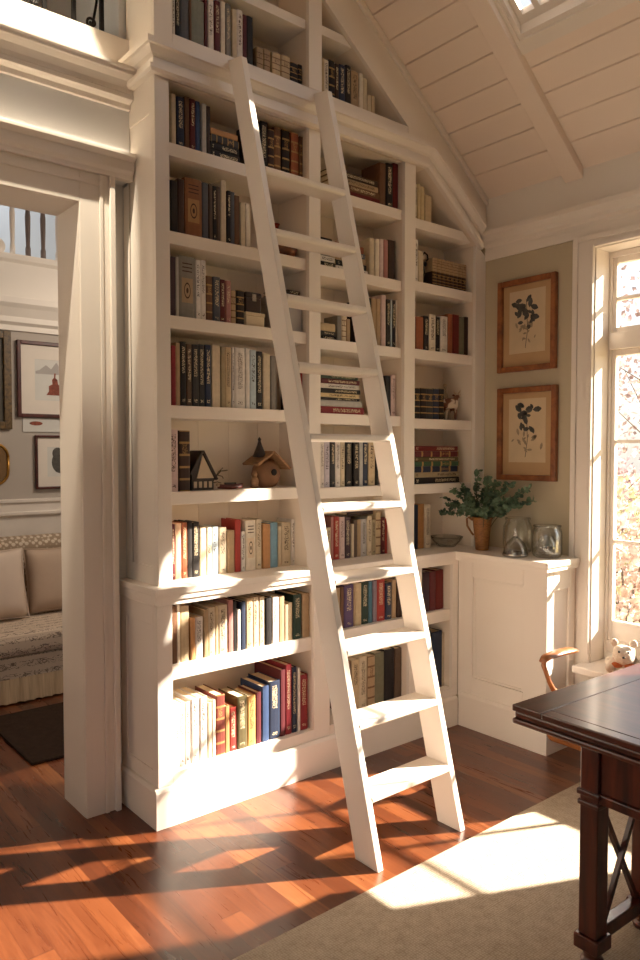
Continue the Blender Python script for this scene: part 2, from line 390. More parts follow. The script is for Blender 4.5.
def fluffy():
    m=plain('cream_plush',srgb(236,222,204),.95,.08,40,bump=.8,bscale=140)
    return m
M['plush']=fluffy()
M['rustcloth']=plain('rust_cloth',srgb(176,92,44),.85,.15,20)
M['printpaper']=plain('aged_print_paper',srgb(208,184,148),.8,.06,8)
M['ink']=plain('print_ink_sepia',srgb(74,72,68),.8,.4,40)
M['inkgrey']=plain('print_ink_pale',srgb(150,132,108),.8,.2,40)
M['printred']=plain('print_red_ink',srgb(128,66,50),.8,.45,45)
M['printwhite']=plain('white_print_paper',srgb(206,206,200),.8,.04,8)
M['mirror']=plain('tarnished_mirror',srgb(150,120,86),.15,.1,4,metal=.9)
M['darkcanvas']=plain('dark_painting_canvas',srgb(70,64,54),.6,.35,6)
ROWS = [
 ('A1', 3.36, 0.045, [(0.112,0.126,0.19,'white','t'), (0.127,0.15,0.192,'black','t'), (0.151,0.194,0.2,'slate',''), (0.195,0.207,0.209,'brown',''), (0.208,0.272,0.217,'sage',''), (0.273,0.287,0.232,'maroon',''), (0.291,0.321,0.242,'white','t'), (0.323,0.352,0.247,'maroon','t'), (0.357,0.382,0.259,'ivory',''), (0.384,0.41,0.257,'grey','t'), (0.416,0.44,0.243,'cream',''), (0.441,0.473,0.251,'white','t'), (0.474,0.495,0.239,'maroon',''), (0.497,0.532,0.244,'black',''), (0.553,0.59,0.124,'tan','b'), (0.592,0.631,0.128,'tan','b'), (0.642,0.692,0.131,'buff','b'), (0.694,0.746,0.134,'buff','b'), (0.751,0.797,0.119,'black','b'), (0.798,0.822,0.122,'black','b')]),
 ('r1', 2.915, 0.045, [(0.104,0.126,0.219,'cream',''), (0.13,0.167,0.215,'navy','t'), (0.17,0.192,0.227,'brown',''), (0.196,0.223,0.225,'maroon','t'), (0.225,0.247,0.224,'blue',''), (0.255,0.278,0.221,'lightgrey',''), (0.28,0.298,0.217,'darkbrown','')]),
 ('r1b', 2.915, 0.045, [(0.541,0.569,0.229,'black','b'), (0.571,0.614,0.234,'black','t'), (0.616,0.651,0.207,'darkbrown','b'), (0.652,0.69,0.228,'brown','b'), (0.701,0.746,0.231,'black','b'), (0.752,0.799,0.228,'rust','b'), (0.804,0.823,0.222,'brown','b')]),
 ('r2', 2.542, 0.045, [(0.097,0.131,0.225,'black',''), (0.132,0.166,0.239,'darkbrown',''), (0.169,0.255,0.255,'leather','e'), (0.257,0.287,0.251,'slate',''), (0.29,0.308,0.252,'umber',''), (0.309,0.329,0.246,'black','t'), (0.331,0.351,0.249,'umber',''), (0.354,0.382,0.284,'cream',''), (0.386,0.405,0.242,'black','t'), (0.406,0.426,0.241,'slate',''), (0.428,0.455,0.231,'brown',''), (0.458,0.483,0.205,'cream',''), (0.486,0.512,0.205,'ivory','')]),
 ('r3', 2.183, 0.045, [(0.089,0.119,0.257,'plum',''), (0.12,0.135,0.261,'lightgrey',''), (0.136,0.218,0.269,'grey','e'), (0.22,0.244,0.263,'white','t'), (0.245,0.271,0.265,'white','t'), (0.275,0.307,0.202,'brown','b'), (0.308,0.346,0.202,'slate','t'), (0.347,0.374,0.196,'maroon','t'), (0.375,0.403,0.193,'rose','t'), (0.404,0.432,0.155,'tan','b'), (0.437,0.479,0.16,'black','b')]),
 ('r4', 1.797, 0.045, [(0.083,0.093,0.284,'pink',''), (0.094,0.116,0.26,'crimson',''), (0.117,0.14,0.276,'tan',''), (0.141,0.17,0.282,'black','t'), (0.172,0.198,0.275,'umber','t'), (0.199,0.232,0.275,'charcoal','t'), (0.234,0.263,0.278,'charcoal','t'), (0.265,0.296,0.279,'navy','t'), (0.301,0.347,0.283,'cream',''), (0.348,0.369,0.277,'khaki',''), (0.37,0.403,0.278,'buff','t'), (0.406,0.42,0.277,'white','t'), (0.423,0.478,0.28,'white','t'), (0.482,0.506,0.284,'white',''), (0.507,0.542,0.276,'lightblue','t'), (0.545,0.581,0.273,'black','t'), (0.584,0.625,0.266,'cream',''), (0.628,0.664,0.258,'grey','')]),
 ('r4b', 1.797, 0.045, [(0.779,0.808,0.201,'black',''), (0.81,0.823,0.2,'red','')]),
 ('r5', 1.42, 0.045, [(0.082,0.127,0.273,'pink','t'), (0.133,0.186,0.269,'darkbrown','b')]),
 ('r6', 1.02, 0.11, [(0.125,0.143,0.25,'maroon','t'), (0.145,0.177,0.252,'peach',''), (0.178,0.205,0.254,'rust','t'), (0.207,0.232,0.257,'black',''), (0.233,0.269,0.253,'black','t'), (0.271,0.306,0.226,'cream',''), (0.309,0.334,0.224,'ivory','t'), (0.336,0.37,0.225,'lightblue','t'), (0.375,0.416,0.219,'cream','t'), (0.421,0.461,0.202,'tan',''), (0.464,0.496,0.251,'red',''), (0.498,0.52,0.192,'white','t'), (0.524,0.583,0.243,'ivory','e'), (0.586,0.619,0.246,'cream','t'), (0.625,0.67,0.218,'ochre',''), (0.671,0.716,0.223,'skyblue',''), (0.719,0.739,0.203,'cream',''), (0.742,0.798,0.218,'cream','t'), (0.802,0.823,0.233,'white','t')]),
 ('L1', 0.68, -0.02, [(0.054,0.078,0.251,'brown',''), (0.079,0.092,0.252,'ivory',''), (0.095,0.139,0.244,'buff',''), (0.144,0.166,0.187,'ochre',''), (0.168,0.208,0.185,'white','t'), (0.211,0.234,0.213,'tan',''), (0.235,0.27,0.218,'cream','t'), (0.271,0.287,0.223,'buff',''), (0.288,0.335,0.222,'cream','t'), (0.338,0.366,0.239,'rose',''), (0.367,0.386,0.229,'black',''), (0.387,0.405,0.19,'white',''), (0.408,0.433,0.224,'navy',''), (0.436,0.475,0.234,'buff','t'), (0.478,0.509,0.235,'cream','t'), (0.512,0.543,0.233,'cream','t'), (0.546,0.581,0.224,'black',''), (0.584,0.624,0.226,'white','t'), (0.625,0.658,0.223,'tan',''), (0.661,0.682,0.177,'cream',''), (0.684,0.708,0.183,'buff',''), (0.713,0.762,0.219,'darkgreen','t'), (0.766,0.812,0.217,'tan','')]),
 ('L2', 0.22, -0.02, [(0.064,0.087,0.278,'white','t'), (0.089,0.113,0.278,'white','t'), (0.116,0.142,0.278,'white','t'), (0.144,0.183,0.287,'white','t'), (0.186,0.224,0.286,'white','t'), (0.228,0.249,0.254,'cream',''), (0.25,0.267,0.261,'ivory',''), (0.271,0.319,0.276,'brick','b'), (0.321,0.344,0.216,'ochre',''), (0.346,0.384,0.201,'red','t'), (0.387,0.439,0.245,'olive','t'), (0.442,0.487,0.235,'gold','t'), (0.49,0.52,0.244,'maroon',''), (0.523,0.564,0.266,'blue',''), (0.568,0.63,0.279,'navy','t'), (0.633,0.663,0.324,'maroon',''), (0.666,0.703,0.342,'crimson','t'), (0.705,0.735,0.323,'navy','t'), (0.738,0.753,0.316,'white',''), (0.754,0.804,0.274,'crimson','t')]),
 ('A2', 3.36, 0.045, [(0.947,0.962,0.198,'buff',''), (0.963,0.993,0.199,'ivory','t'), (0.996,1.033,0.21,'black','b'), (1.035,1.061,0.201,'darkbrown','t'), (1.062,1.103,0.207,'navy','t'), (1.104,1.142,0.216,'black','t'), (1.144,1.198,0.202,'tan','t'), (1.201,1.229,0.207,'ivory',''), (1.23,1.257,0.191,'cream',''), (1.262,1.288,0.114,'cream',''), (1.29,1.314,0.117,'buff','')]),
 ('B2r1', 2.914, 0.045, [(1.354,1.397,0.232,'brown',''), (1.4,1.449,0.239,'black','t'), (1.452,1.491,0.25,'darkred','')]),
 ('B2r2', 2.53, 0.045, [(1.279,1.314,0.201,'cream',''), (1.318,1.347,0.203,'ivory',''), (1.35,1.378,0.208,'pink',''), (1.381,1.412,0.209,'rose',''), (1.415,1.47,0.217,'darkbrown','')]),
 ('B2r3a', 2.165, 0.045, [(1.048,1.077,0.129,'grey',''), (1.083,1.113,0.137,'cream','b'), (1.115,1.14,0.12,'tan','')]),
 ('B2r3', 2.165, 0.045, [(1.268,1.289,0.248,'black',''), (1.291,1.324,0.249,'tan',''), (1.328,1.36,0.252,'tan',''), (1.367,1.401,0.278,'pink',''), (1.404,1.435,0.258,'black','t'), (1.436,1.447,0.261,'lightblue',''), (1.448,1.475,0.259,'black','t'), (1.477,1.491,0.263,'ivory','')]),
 ('B2r4', 1.79, 0.045, [(1.404,1.44,0.22,'black',''), (1.443,1.478,0.227,'pink','t')]),
 ('B2r5', 1.412, 0.045, [(0.935,0.961,0.238,'white','t'), (0.963,1,0.238,'lavender','t'), (1.003,1.035,0.239,'charcoal','t'), (1.038,1.073,0.239,'white','t'), (1.075,1.105,0.239,'cream','t'), (1.109,1.154,0.244,'black','t'), (1.164,1.204,0.24,'black','t'), (1.206,1.232,0.24,'lightgrey',''), (1.235,1.271,0.241,'navy','t'), (1.273,1.321,0.237,'buff','t'), (1.325,1.344,0.191,'black','')]),
 ('B2r6', 1.02, 0.12, [(1.014,1.038,0.236,'maroon',''), (1.039,1.07,0.174,'cream','t'), (1.072,1.09,0.229,'rose',''), (1.091,1.129,0.227,'red','t'), (1.131,1.168,0.225,'pink','t'), (1.17,1.211,0.222,'plum','t'), (1.217,1.236,0.182,'cream',''), (1.237,1.261,0.202,'umber',''), (1.263,1.289,0.205,'tan',''), (1.29,1.331,0.205,'lightgrey','t'), (1.334,1.368,0.218,'cream','t'), (1.371,1.399,0.198,'khaki','t'), (1.402,1.439,0.24,'buff','b'), (1.442,1.471,0.207,'maroon','t'), (1.472,1.491,0.197,'red','')]),
 ('B2L1', 0.68, -0.0, [(0.995,1.032,0.213,'tan',''), (1.035,1.058,0.215,'brown',''), (1.06,1.124,0.223,'purple','t'), (1.127,1.139,0.221,'tan',''), (1.141,1.181,0.222,'buff',''), (1.184,1.237,0.225,'darkgreen','t'), (1.238,1.264,0.22,'teal',''), (1.267,1.293,0.223,'mauve',''), (1.297,1.356,0.224,'red','t'), (1.359,1.406,0.2,'navy','t'), (1.409,1.442,0.213,'tan',''), (1.449,1.488,0.214,'darkbrown','')]),
 ('B2L2', 0.22, 0.0, [(1.074,1.108,0.278,'brown',''), (1.113,1.168,0.28,'buff','t'), (1.172,1.225,0.285,'cream','t'), (1.228,1.28,0.281,'tan','b'), (1.284,1.352,0.286,'moss',''), (1.354,1.431,0.294,'black',''), (1.434,1.485,0.288,'umber','')]),
 ('B3L1', 0.68, 0.0, [(1.624,1.66,0.227,'darkbrown',''), (1.662,1.712,0.228,'plum',''), (1.714,1.764,0.225,'maroon',''), (1.768,1.831,0.229,'darkred','')]),
 ('B3L2', 0.22, 0.0, [(1.688,1.734,0.342,'black',''), (1.736,1.822,0.332,'navy',''), (1.826,1.847,0.313,'cream','')]),
 ('B3r0', 2.893, 0.045, [(1.625,1.644,0.197,'cream','t'), (1.645,1.669,0.202,'butter',''), (1.671,1.702,0.195,'butter',''), (1.704,1.76,0.156,'buff','')]),
 ('B3r1', 2.547, 0.045, [(1.627,1.654,0.238,'white','t'), (1.656,1.697,0.179,'cream','')]),
 ('B3r2', 2.171, 0.045, [(1.638,1.698,0.186,'rust',''), (1.7,1.742,0.196,'black','t'), (1.745,1.8,0.21,'ivory','t'), (1.803,1.843,0.203,'black','t'), (1.846,1.909,0.213,'white','t'), (1.911,1.951,0.232,'rust',''), (1.953,2.011,0.234,'darkred',''), (2.014,2.06,0.227,'moss',''), (2.063,2.097,0.232,'darkbrown','')]),
 ('B3r3', 1.781, 0.045, [(1.631,1.677,0.175,'black','b'), (1.679,1.732,0.177,'black','b'), (1.734,1.786,0.177,'charcoal','b'), (1.789,1.837,0.18,'navy','b'), (1.839,1.879,0.182,'black','b')]),
 ('B3r6', 1.02, 0.14, [(1.733,1.763,0.262,'navy',''), (1.765,1.817,0.263,'ochre',''), (1.822,1.877,0.257,'ivory','t')]),
]

# ------------------------------------------------------------------ the setting
W=2.195                                    # right wall plane
SL=.76
def zc(x): return 3.13+SL*(2.17-x)            # underside of the right-hand roof slope
RX=-.3                                     # ridge
Y0,Y1=-6.5,4.2

def struct(name,mb,mat,label,cat,bevel=0):
    o=obj(name,mb,mat,bevel=bevel); return tag(o,label,cat,kind='structure')

struct('floor',MB().box(-4.5,2.40,Y0,Y1,-.06,0),M['floor'],'glossy reddish brown plank floor running through both rooms','floor')

# ceiling: v-jointed boards along y, with a hole for the skylight
HX0,HX1,HY0,HY1=.761,1.587,-1.75,-.666
mb=MB(); st=.118; x=1.705+st*3
edges=[]
while x>RX: edges.append(x); x-=st
edges=[2.20]+[e for e in edges if e<2.16]+[RX]
def slab(mb,xa,xb,ya,yb,o0,o1):
    mb.prism([(xa,zc(xa)+o0),(xb,zc(xb)+o0),(xb,zc(xb)+o1),(xa,zc(xa)+o1)],'y',ya,yb)
for a,b in zip(edges[1:],edges[:-1]):
    g=.0035
    ys=[(Y0,HY0),(HY1,Y1)] if (a>HX0-.02 and b<HX1+.02) else [(Y0,Y1)]
    for ya,yb in ys: slab(mb,a+g,b-g,ya,yb,0,.02)
for xa,xb,ys in ((RX,HX0,[(Y0,Y1)]),(HX0,HX1,[(Y0,HY0),(HY1,Y1)]),(HX1,2.45,[(Y0,Y1)])):
    for ya,yb in ys: slab(mb,xa,xb,ya,yb,.012,.05)
def zl(x): return zc(RX)-SL*(RX-x)
mb.prism([(RX,zl(RX)),(-3.4,zl(-3.4)),(-3.4,zl(-3.4)+.2),(RX,zl(RX)+.25)],'y',Y0,Y1)
struct('ceiling',mb,M['ceil'],'sloping white board ceiling rising from the window wall','ceiling')

# exposed rafters
def beam(n,y0,y1,drop=.055):
    mb=MB(); mb.prism([(2.19,zc(2.19)-drop),(RX+.02,zc(RX+.02)-drop),(RX+.02,zc(RX+.02)+.005),(2.19,zc(2.19)+.005)],'y',y0,y1)
    struct('trim_%d'%n,mb,M['ceil'],'painted rafter running up the ceiling slope beside the skylight' if n==1 else 'painted rafter on the far side of the skylight','rafter',bevel=.004)
beam(1,-.645,-.535); beam(2,-1.90,-1.79)

# skylight
sk=thing('window_2','white framed skylight open to blue sky in the board ceiling','skylight',(0,0,0),kind='structure')
mb=MB(); t=.018
slab(mb,HX1-t,HX1,HY0,HY1,-.004,.075); slab(mb,HX0,HX0+t,HY0,HY1,-.004,.075)
slab(mb,HX0+t,HX1-t,HY1-t,HY1,-.004,.075); slab(mb,HX0+t,HX1-t,HY0,HY0+t,-.004,.075)
obj('well_lining',mb,M['paint'],sk,kind='structure')
mb=MB()
slab(mb,HX1,HX1+.05,HY0-.04,HY1+.02,-.014,-.001); slab(mb,HX0-.05,HX0,HY0-.04,HY1+.02,-.014,-.001)
slab(mb,HX0,HX1,HY0-.04,HY0,-.014,-.001); slab(mb,HX0,HX1,HY1,HY1+.02,-.014,-.001)
obj('casing',mb,M['paint'],sk,kind='structure')
mb=MB(); a,b,c,d=HX0+t,HX1-t,HY0+t,HY1-t
slab(mb,b-.03,b,c,d,.04,.07); slab(mb,a,a+.03,c,d,.04,.07); slab(mb,a+.03,b-.03,d-.03,d,.04,.07); slab(mb,a+.03,b-.03,c,c+.03,.04,.07)
slab(mb,a+.03,b-.03,d-.125,d-.095,.04,.07)
obj('sash',mb,M['paint'],sk,kind='structure')
mb=MB(); slab(mb,a+.04,b-.04,c+.04,d-.04,.053,.056); obj('pane',mb,M['pane'],sk,kind='structure')

# right wall with the window opening
WY0,WY1,WZ0,WZ1=-2.09,-.72,.455,2.677
mb=MB()
mb.box(W,2.40,Y0,WY0,0,2.83); mb.box(W,2.40,WY1,Y1,0,2.83); mb.box(W,2.40,WY0,WY1,0,.414); mb.box(W,2.40,WY0,WY1,WZ1,2.83)
struct('wall_right',mb,M['greige'],'greige wall with the tall window and two framed prints','wall')
mb=MB().prism([(W,2.83),(2.40,2.83),(2.40,zc(2.40)+.1),(W,zc(W)+.005)],'y',Y0,Y1)
struct('wall_right',mb,M['plaster'],'white plaster knee wall between the crown moulding and the ceiling boards','wall')
# crown along the right wall (from the bookcase towards the viewer)
pf=[(W,2.795),(W-.012,2.795),(W-.012,2.815),(W-.03,2.83),(W-.03,2.85),(W-.05,2.875),(W-.055,2.88),(W-.055,2.905),(W,2.905)]
struct('trim_3',MB().prism(pf,'y',Y0,-.001),M['paint'],'white crown moulding along the greige window wall','crown moulding',bevel=.002)
struct('trim_10',MB().box(W-.012,W,Y0,-.001,2.742,2.7945),M['paint'],'flat white frieze board directly under the crown on the greige wall','frieze')
struct('trim_4',MB().prism([(W,0),(W-.018,0),(W-.018,.15),(W-.008,.17),(W,.17)],'y',Y0,-.95-1.15),M['paint'],'white baseboard under the greige wall beyond the window','baseboard')

struct('wall_front',MB().prism([(-3.4,0),(W,0),(W,3.10),(RX,zc(RX)-.01),(-3.4,2.64)],'y',Y0+.01,Y0+.12),M['greige'],'plain greige wall behind the viewer','wall')
mb=MB()
for ya,yb,za,zb_ in ((Y0+.13,-4.6,0,2.62),(-1.4,Y1,0,2.62),(-4.6,-1.4,0,.6),(-4.6,-1.4,2.3,2.62)): mb.box(-3.4,-3.28,ya,yb,za,zb_)
struct('wall_left',mb,M['greige'],'greige wall with a wide window opening, off to the left','wall')
# window
w=thing('window_1','tall white sash window with small panes and a transom','window',(0,0,0),kind='structure')
mb=MB()
for a,b in ((-.72,-.602),(-2.24,-2.09)):
    mb.box(W-.018,W,a,b,0,2.7415); mb.box(W-.03,W-.018,(b-.03 if a>-1 else a),(b if a>-1 else a+.03),0,2.7415); mb.box(W-.026,W-.018,(a if a>-1 else b-.02),(a+.02 if a>-1 else b),.5,2.69)
mb.box(W-.018,W,-2.09,-.72,2.677,2.7415); mb.box(W-.03,W-.018,-2.21,-.632,2.715,2.7415); mb.box(W-.026,W-.018,-2.07,-.74,2.677,2.697)
obj('casing',mb,M['paint'],w,bevel=.003,kind='structure')
mb=MB(); mb.box(W-.018,W,-2.09,-.72,.17,.414); mb.box(W-.024,W-.018,-1.85,-.865,.22,.37)
obj('apron_panel',mb,M['paint'],w,bevel=.003,kind='structure')
mb=MB(); mb.box(W-.13,W,-2.13,-.69,.415,.455); mb.box(W+.0005,2.40,-2.09,-.72,.415,.455)
obj('sill',mb,M['paint'],w,bevel=.006,kind='structure')
mb=MB(); mb.box(W,2.40,WY1-.006,WY1+.0,.456,WZ1); mb.box(W,2.40,WY0,WY0+.006,.456,WZ1); mb.box(W,2.40,WY0,WY1,WZ1-.006,WZ1)
obj('reveal',mb,M['paint'],w,kind='structure')
mb=MB(); yl,yr=WY0+.006,WY1-.006
fx0,fx1=2.325,2.385; mb.box(fx0,fx1,yr-.015,yr,.456,2.67); mb.box(fx0,fx1,yl,yl+.015,.456,2.67); mb.box(fx0,fx1,yl+.015,yr-.015,2.64,2.67); mb.box(fx0,fx1,yl+.015,yr-.015,.456,.56); mb.box(fx0-.015,fx1,yl+.015,yr-.015,2.145,2.235); mb.box(fx0-.012,fx0,yl+.015,yr-.015,.456,.5)
obj('frame',mb,M['paint'],w,bevel=.003,kind='structure')
def sash(z0,z1,mz,wb):
    mb=MB(); a,b=yl+.015,yr-.015; x0,x1=2.34,2.375; sw=.022
    mb.box(x0,x1,b-sw,b,z0,z1); mb.box(x0,x1,a,a+sw,z0,z1); mb.box(x0,x1,a+sw,b-sw,z1-.03,z1); mb.box(x0,x1,a+sw,b-sw,z0,z0+wb)
    s=obj('sash',mb,M['paint'],w,bevel=.003,kind='structure')
    mb=MB()
    for z in mz: mb.box(x0+.004,x1-.004,a+sw,b-sw,z-.009,z+.009)
    for k in (1,2): y=b-sw-(b-a-2*sw)*k/3; mb.box(x0+.004,x1-.004,y-.008,y+.008,z0+.03,z1-.025)
    obj('muntins',mb,M['paint'],s,kind='structure')
    obj('pane',MB().box(2.356,2.359,a+.018,b-.018,z0+.02,z1-.02),M['pane'],s,kind='structure')
sash(2.236,2.64,[2.42],.03); sash(.56,2.144,[1.105,1.65],.11)

# wall with the cased opening
OX0,OX1,OZ=-1.7,-.2255,2.66
mb=MB(); mb.box(OX1,-.086,.239,.478,0,2.79); mb.box(-.086,0,.312,.478,0,2.79); mb.box(OX1,0,.239,.478,2.79,3.09); mb.box(-4.5,OX0,.239,.478,0,3.09); mb.box(OX0,OX1,.239,.478,OZ,3.09); mb.box(-4.5,0,.245,.478,3.09,3.395)
mb.prism([(.001,0),(W,0),(W,zc(W)+.05),(.001,zc(0)+.05)],'y',.3065,.478)
struct('wall_back',mb,M['coolwall'],'pale wall around the wide cased opening and behind the shelves','wall')
d=thing('door_1','wide white cased opening leading to the sitting room','doorway',(0,0,0),kind='structure')
mb=MB(); mb.box(OX1-.012,OX1,.239,.478,0,OZ); mb.box(OX0,OX0+.012,.239,.478,0,OZ); mb.box(OX0+.012,OX1-.012,.239,.478,OZ-.012,OZ)
obj('jamb',mb,M['paint'],d,kind='structure')
mb=MB()
for s,e in ((OX1,1),(OX0,-1)):
    for a,b,t in ((-.012,.075,.018),(.075,.092,.024),(.092,.118,.018),(.118,.142,.036)):
        xa,xb=sorted((s+e*a,s+e*b)); mb.box(xa,xb,.239-t,.239,0,OZ+.12)
mb.box(OX0+.012,OX1-.012,.221,.239,OZ-.012,OZ+.12); mb.box(OX0-.075,OX1+.075,.214,.221,OZ+.07,OZ+.087); 
obj('casing',mb,M['paint'],d,bevel=.003,kind='structure')
mb=MB(); mb.prism([(.239,2.78),(.205,2.78),(.205,2.80),(.19,2.815),(.19,2.855),(.165,2.87),(.165,2.885),(.239,2.885)],'x',OX0-.16,-.0005)
obj('head_cap',mb,M['paint'],d,bevel=.002,kind='structure')
pf=[(.239,3.09),(.222,3.09),(.222,3.112),(.205,3.12),(.19,3.122),(.19,3.142),(.196,3.146),(.192,3.165),(.178,3.19),(.158,3.205),(.148,3.208),(.148,3.222),(.14,3.226),(.14,3.24),(.245,3.24),(.245,3.09)]
struct('trim_5',MB().prism(pf,'x',-4.5,-.002),M['paint'],'deep white cornice above the cased opening under the balcony','cornice',bevel=.002)
struct('trim_6',MB().box(-4.5,-.002,.232,.245,3.2405,3.395),M['paint'],'white balcony edge board catching bright light at upper left','fascia')
struct('trim_7',MB().box(-.0855,-.054,.296,.3115,0,.16),M['paint'],'short white baseboard between door casing and bookcase','baseboard')
struct('floor',MB().box(-4.5,0,.478,1.3,3.30,3.395),M['plaster'],'edge of the balcony floor above the opening','balcony floor')
struct('wall_loft',MB().box(-4.5,0,1.3,1.36,3.30,4.7),M['loftwall'],'sage grey wall behind the iron balcony railing','wall')
struct('wall_loft',MB().box(-.03,0,.27,1.3,3.396,4.75),M['coolwall'],'pale wall at the end of the balcony beside the bookcase','wall')
# sitting room shell
FY=2.95
mb=MB(); mb.box(-4.5,W,FY,FY+.12,0,3.02)
struct('wall_far',mb,M['greywall'],'grey sitting room wall hung with framed pictures','wall')
mb=MB().prism([(FY,2.50),(FY-.02,2.50),(FY-.02,2.54),(FY-.05,2.56),(FY-.05,2.60),(FY-.09,2.66),(FY-.12,2.69),(FY-.12,2.735),(FY-.03,2.75),(FY-.03,3.0),(FY-.06,3.02),(FY-.06,3.05),(FY+.12,3.05),(FY+.12,3.021),(FY,3.021)],'x',-4.5,W)
struct('trim_8',mb,M['plaster'],'wide white cornice below the upper landing balusters in the sitting room','cornice',bevel=.002)
mb=MB().prism([(FY,.0),(FY-.02,.0),(FY-.02,1.10),(FY-.045,1.115),(FY-.045,1.135),(FY-.025,1.14),(FY-.025,1.2),(FY-.04,1.21),(FY-.04,1.23),(FY,1.235)],'x',-4.5,W)
struct('trim_9',mb,M['whiteframe'],'white wainscot and chair rail behind the sofa','wainscot',bevel=.002)
struct('wall_far',MB().box(-4.5,W,4.1,4.2,0,4.9),M['bluewall'],'pale blue wall of the landing behind the balusters','wall')
struct('floor',MB().box(-4.5,W,FY+.12,4.1,2.93,3.02),M['plaster'],'landing floor above the sitting room','landing floor')

# ------------------------------------------------------------------ built-in shelving
P_=M['paint']; PB=M['paint_back']
S=[(0.0,.067),(.825,.898),(1.493,1.578),(2.10,2.193)]
ZT=3.165
base_z={1:[1.42,1.797,2.183,2.542,2.915],2:[1.412,1.79,2.165,2.53,2.914],3:[1.41,1.781,2.171,2.547,2.893]}
bays={1:(S[0][1],S[1][0]),2:(S[1][1],S[2][0]),3:(S[2][1],S[3][0])}
def rk(x): return 3.195-.757*(x-1.6075)     # lower edge of the raking crown
up=thing('bookcase','tall white three-bay built-in bookcase with crown, behind the ladder','bookcase',(1.08,.12,1.02))
zb=1.0205
mb=MB(); mb.box(0,.0669,0,.022,zb,3.30); obj('stile',mb,P_,up,bevel=.002)
for (a,b) in S[1:3]:
    top=3.30 if a<1 else min(rk(a)+.03,3.23)
    obj('stile',MB().box(a,b,0,.022,zb,top),P_,up,bevel=.002)
    obj('divider',MB().box(a+.0005,b-.0005,.0222,.2495,zb,top-.06),PB,up)
obj('stile',MB().prism([(2.10,zb),(2.193,zb),(2.193,2.77),(2.10,2.83)],'y',0,.022),P_,up,bevel=.002)
obj('end_panel',MB().prism([(2.1005,zb),(2.193,zb),(2.193,2.77),(2.1005,2.83)],'y',.0222,.2495),PB,up)
mb=MB(); mb.box(.012,.0664,.0222,.2495,zb,3.2);
mb.box(0,.012,.0222,.05,zb,3.2); mb.box(.0005,.012,.25,.305,zb,2.778); mb.box(0,.012,.25,.263,2.778,3.2); mb.box(0,.012,.05,.25,zb,1.10); mb.box(0,.012,.05,.25,3.02,3.2); mb.box(.005,.012,.05,.25,1.10,3.02)
obj('side_panel',mb,P_,up,bevel=.002)
mb=MB()
def board(xa,xb,z1):
    n=max(2,round((xb-xa)/.19)); 
    for i in range(n):
        a=xa+(xb-xa)*i/n; b=xa+(xb-xa)*(i+1)/n
        mb.box(a+.0008,b-.0008,.250,.262,zb,z1)
board(.0,.86,3.25); board(.86,1.53,3.25); mb.prism([(1.5308,zb),(2.193,zb),(2.193,2.78),(1.66,3.16),(1.5308,3.2)],'y',.250,.262)
obj('back_panel',mb,PB,up)
for b,(xa,xb) in bays.items():
    for z in base_z[b]:
        xr=xb-.0005
        if b==3 and z>2.8:
            xr=1.6075+(3.195-z)/.757
            mb=MB().prism([(xa+.0005,z-.055),(min(xb-.0005,xr+.055/.757),z-.055),(xr-.002,z),(xa+.0005,z)],'y',.025,.2495)
        else: mb=MB().box(xa+.0005,xr,.025,.2495,z-.055,z)
        obj('shelf',mb,P_,up,bevel=.0015)
# sloping soffit over the third bay
xa,xb=1.579,2.0995
obj('sloped_soffit',MB().prism([(xa,min(3.17,rk(xa))),(1.647,3.165),(xb,rk(xb)),(xb,rk(xb)+.02),(1.65,3.185),(xa,3.19)],'y',.0005,.2495),PB,up)
for xa,xb in (bays[1],bays[2]): obj('top_board',MB().box(xa+.0005,xb-.0005,.0222,.2495,3.17,3.19),PB,up)
# crown: left return, front run, raking run down the slope
prof=[(0,0),(.026,0),(.036,.010),(.036,.026),(.010,.032),(.010,.066),(.026,.074),(.044,.096),(.054,.100),(.054,.125),(0,.125)]
th=math.atan(.757); m0=Vector((0,1)); m1=Vector((math.sin(th),math.cos(th))); mit=(m0+m1)/(1+m0.dot(m1))
xj=1.647; xe=2.13; ze=rk(xe)
sec=[[],[],[],[]]
for o_,u in prof:
    sec[0].append((-o_,.238,ZT+u)); sec[1].append((-o_,-o_,ZT+u)); sec[2].append((xj+u*mit.x,-o_,ZT+u*mit.y))
    t=(xe-(xj+u*mit.x))       # end cut vertical against the wall
    zz=ZT+u*mit.y-.757*t; sec[3].append((xe,-o_,zz))
mb=MB(); n=len(prof)
vs=[p for s_ in sec for p in s_]; fs=[]
for i in range(3):
    for k in range(n):
        q=(k+1)%n; fs.append((i*n+k,i*n+q,(i+1)*n+q,(i+1)*n+k))
fs+= [tuple(range(n)),tuple(3*n+k for k in range(n))]
mb.add(vs,fs); obj('crown_moulding',mb,P_,up)

# attic unit above the crown, cut by the roof slope
at=thing('bookcase','white attic shelving above the crown, cut by the roof slope','bookcase',(.8,.12,3.29))
def ri(x): return 3.374-.76*(x-1.498)
mb=MB(); mb.box(0,.085,0,.022,3.301,zc(0)-.05); obj('stile',mb,P_,at,bevel=.002)
obj('side_panel',MB().box(0,.0845,.0222,.2495,3.292,zc(0)-.06),P_,at)
obj('stile',MB().box(.824,.906,0,.022,3.361,zc(.906)-.03),P_,at,bevel=.002)
obj('divider',MB().box(.8245,.9055,.0222,.2495,3.361,zc(.906)-.03),PB,at)
obj('bottom_rail',MB().box(.0855,1.515,.0005,.2495,3.301,3.36),P_,at,bevel=.002)
obj('shelf',MB().box(.0855,.8235,.025,.2495,3.645,3.69),P_,at,bevel=.0015)
xr=1.498-(3.70-3.374)/.76
obj('shelf',MB().prism([(.9065,3.655),(xr+.055,3.655),(xr-.003,3.70),(.9065,3.70)],'y',.025,.2495),P_,at,bevel=.0015)
obj('shelf',MB().box(.0855,.8235,.025,.2495,3.98,4.03),P_,at,bevel=.0015)
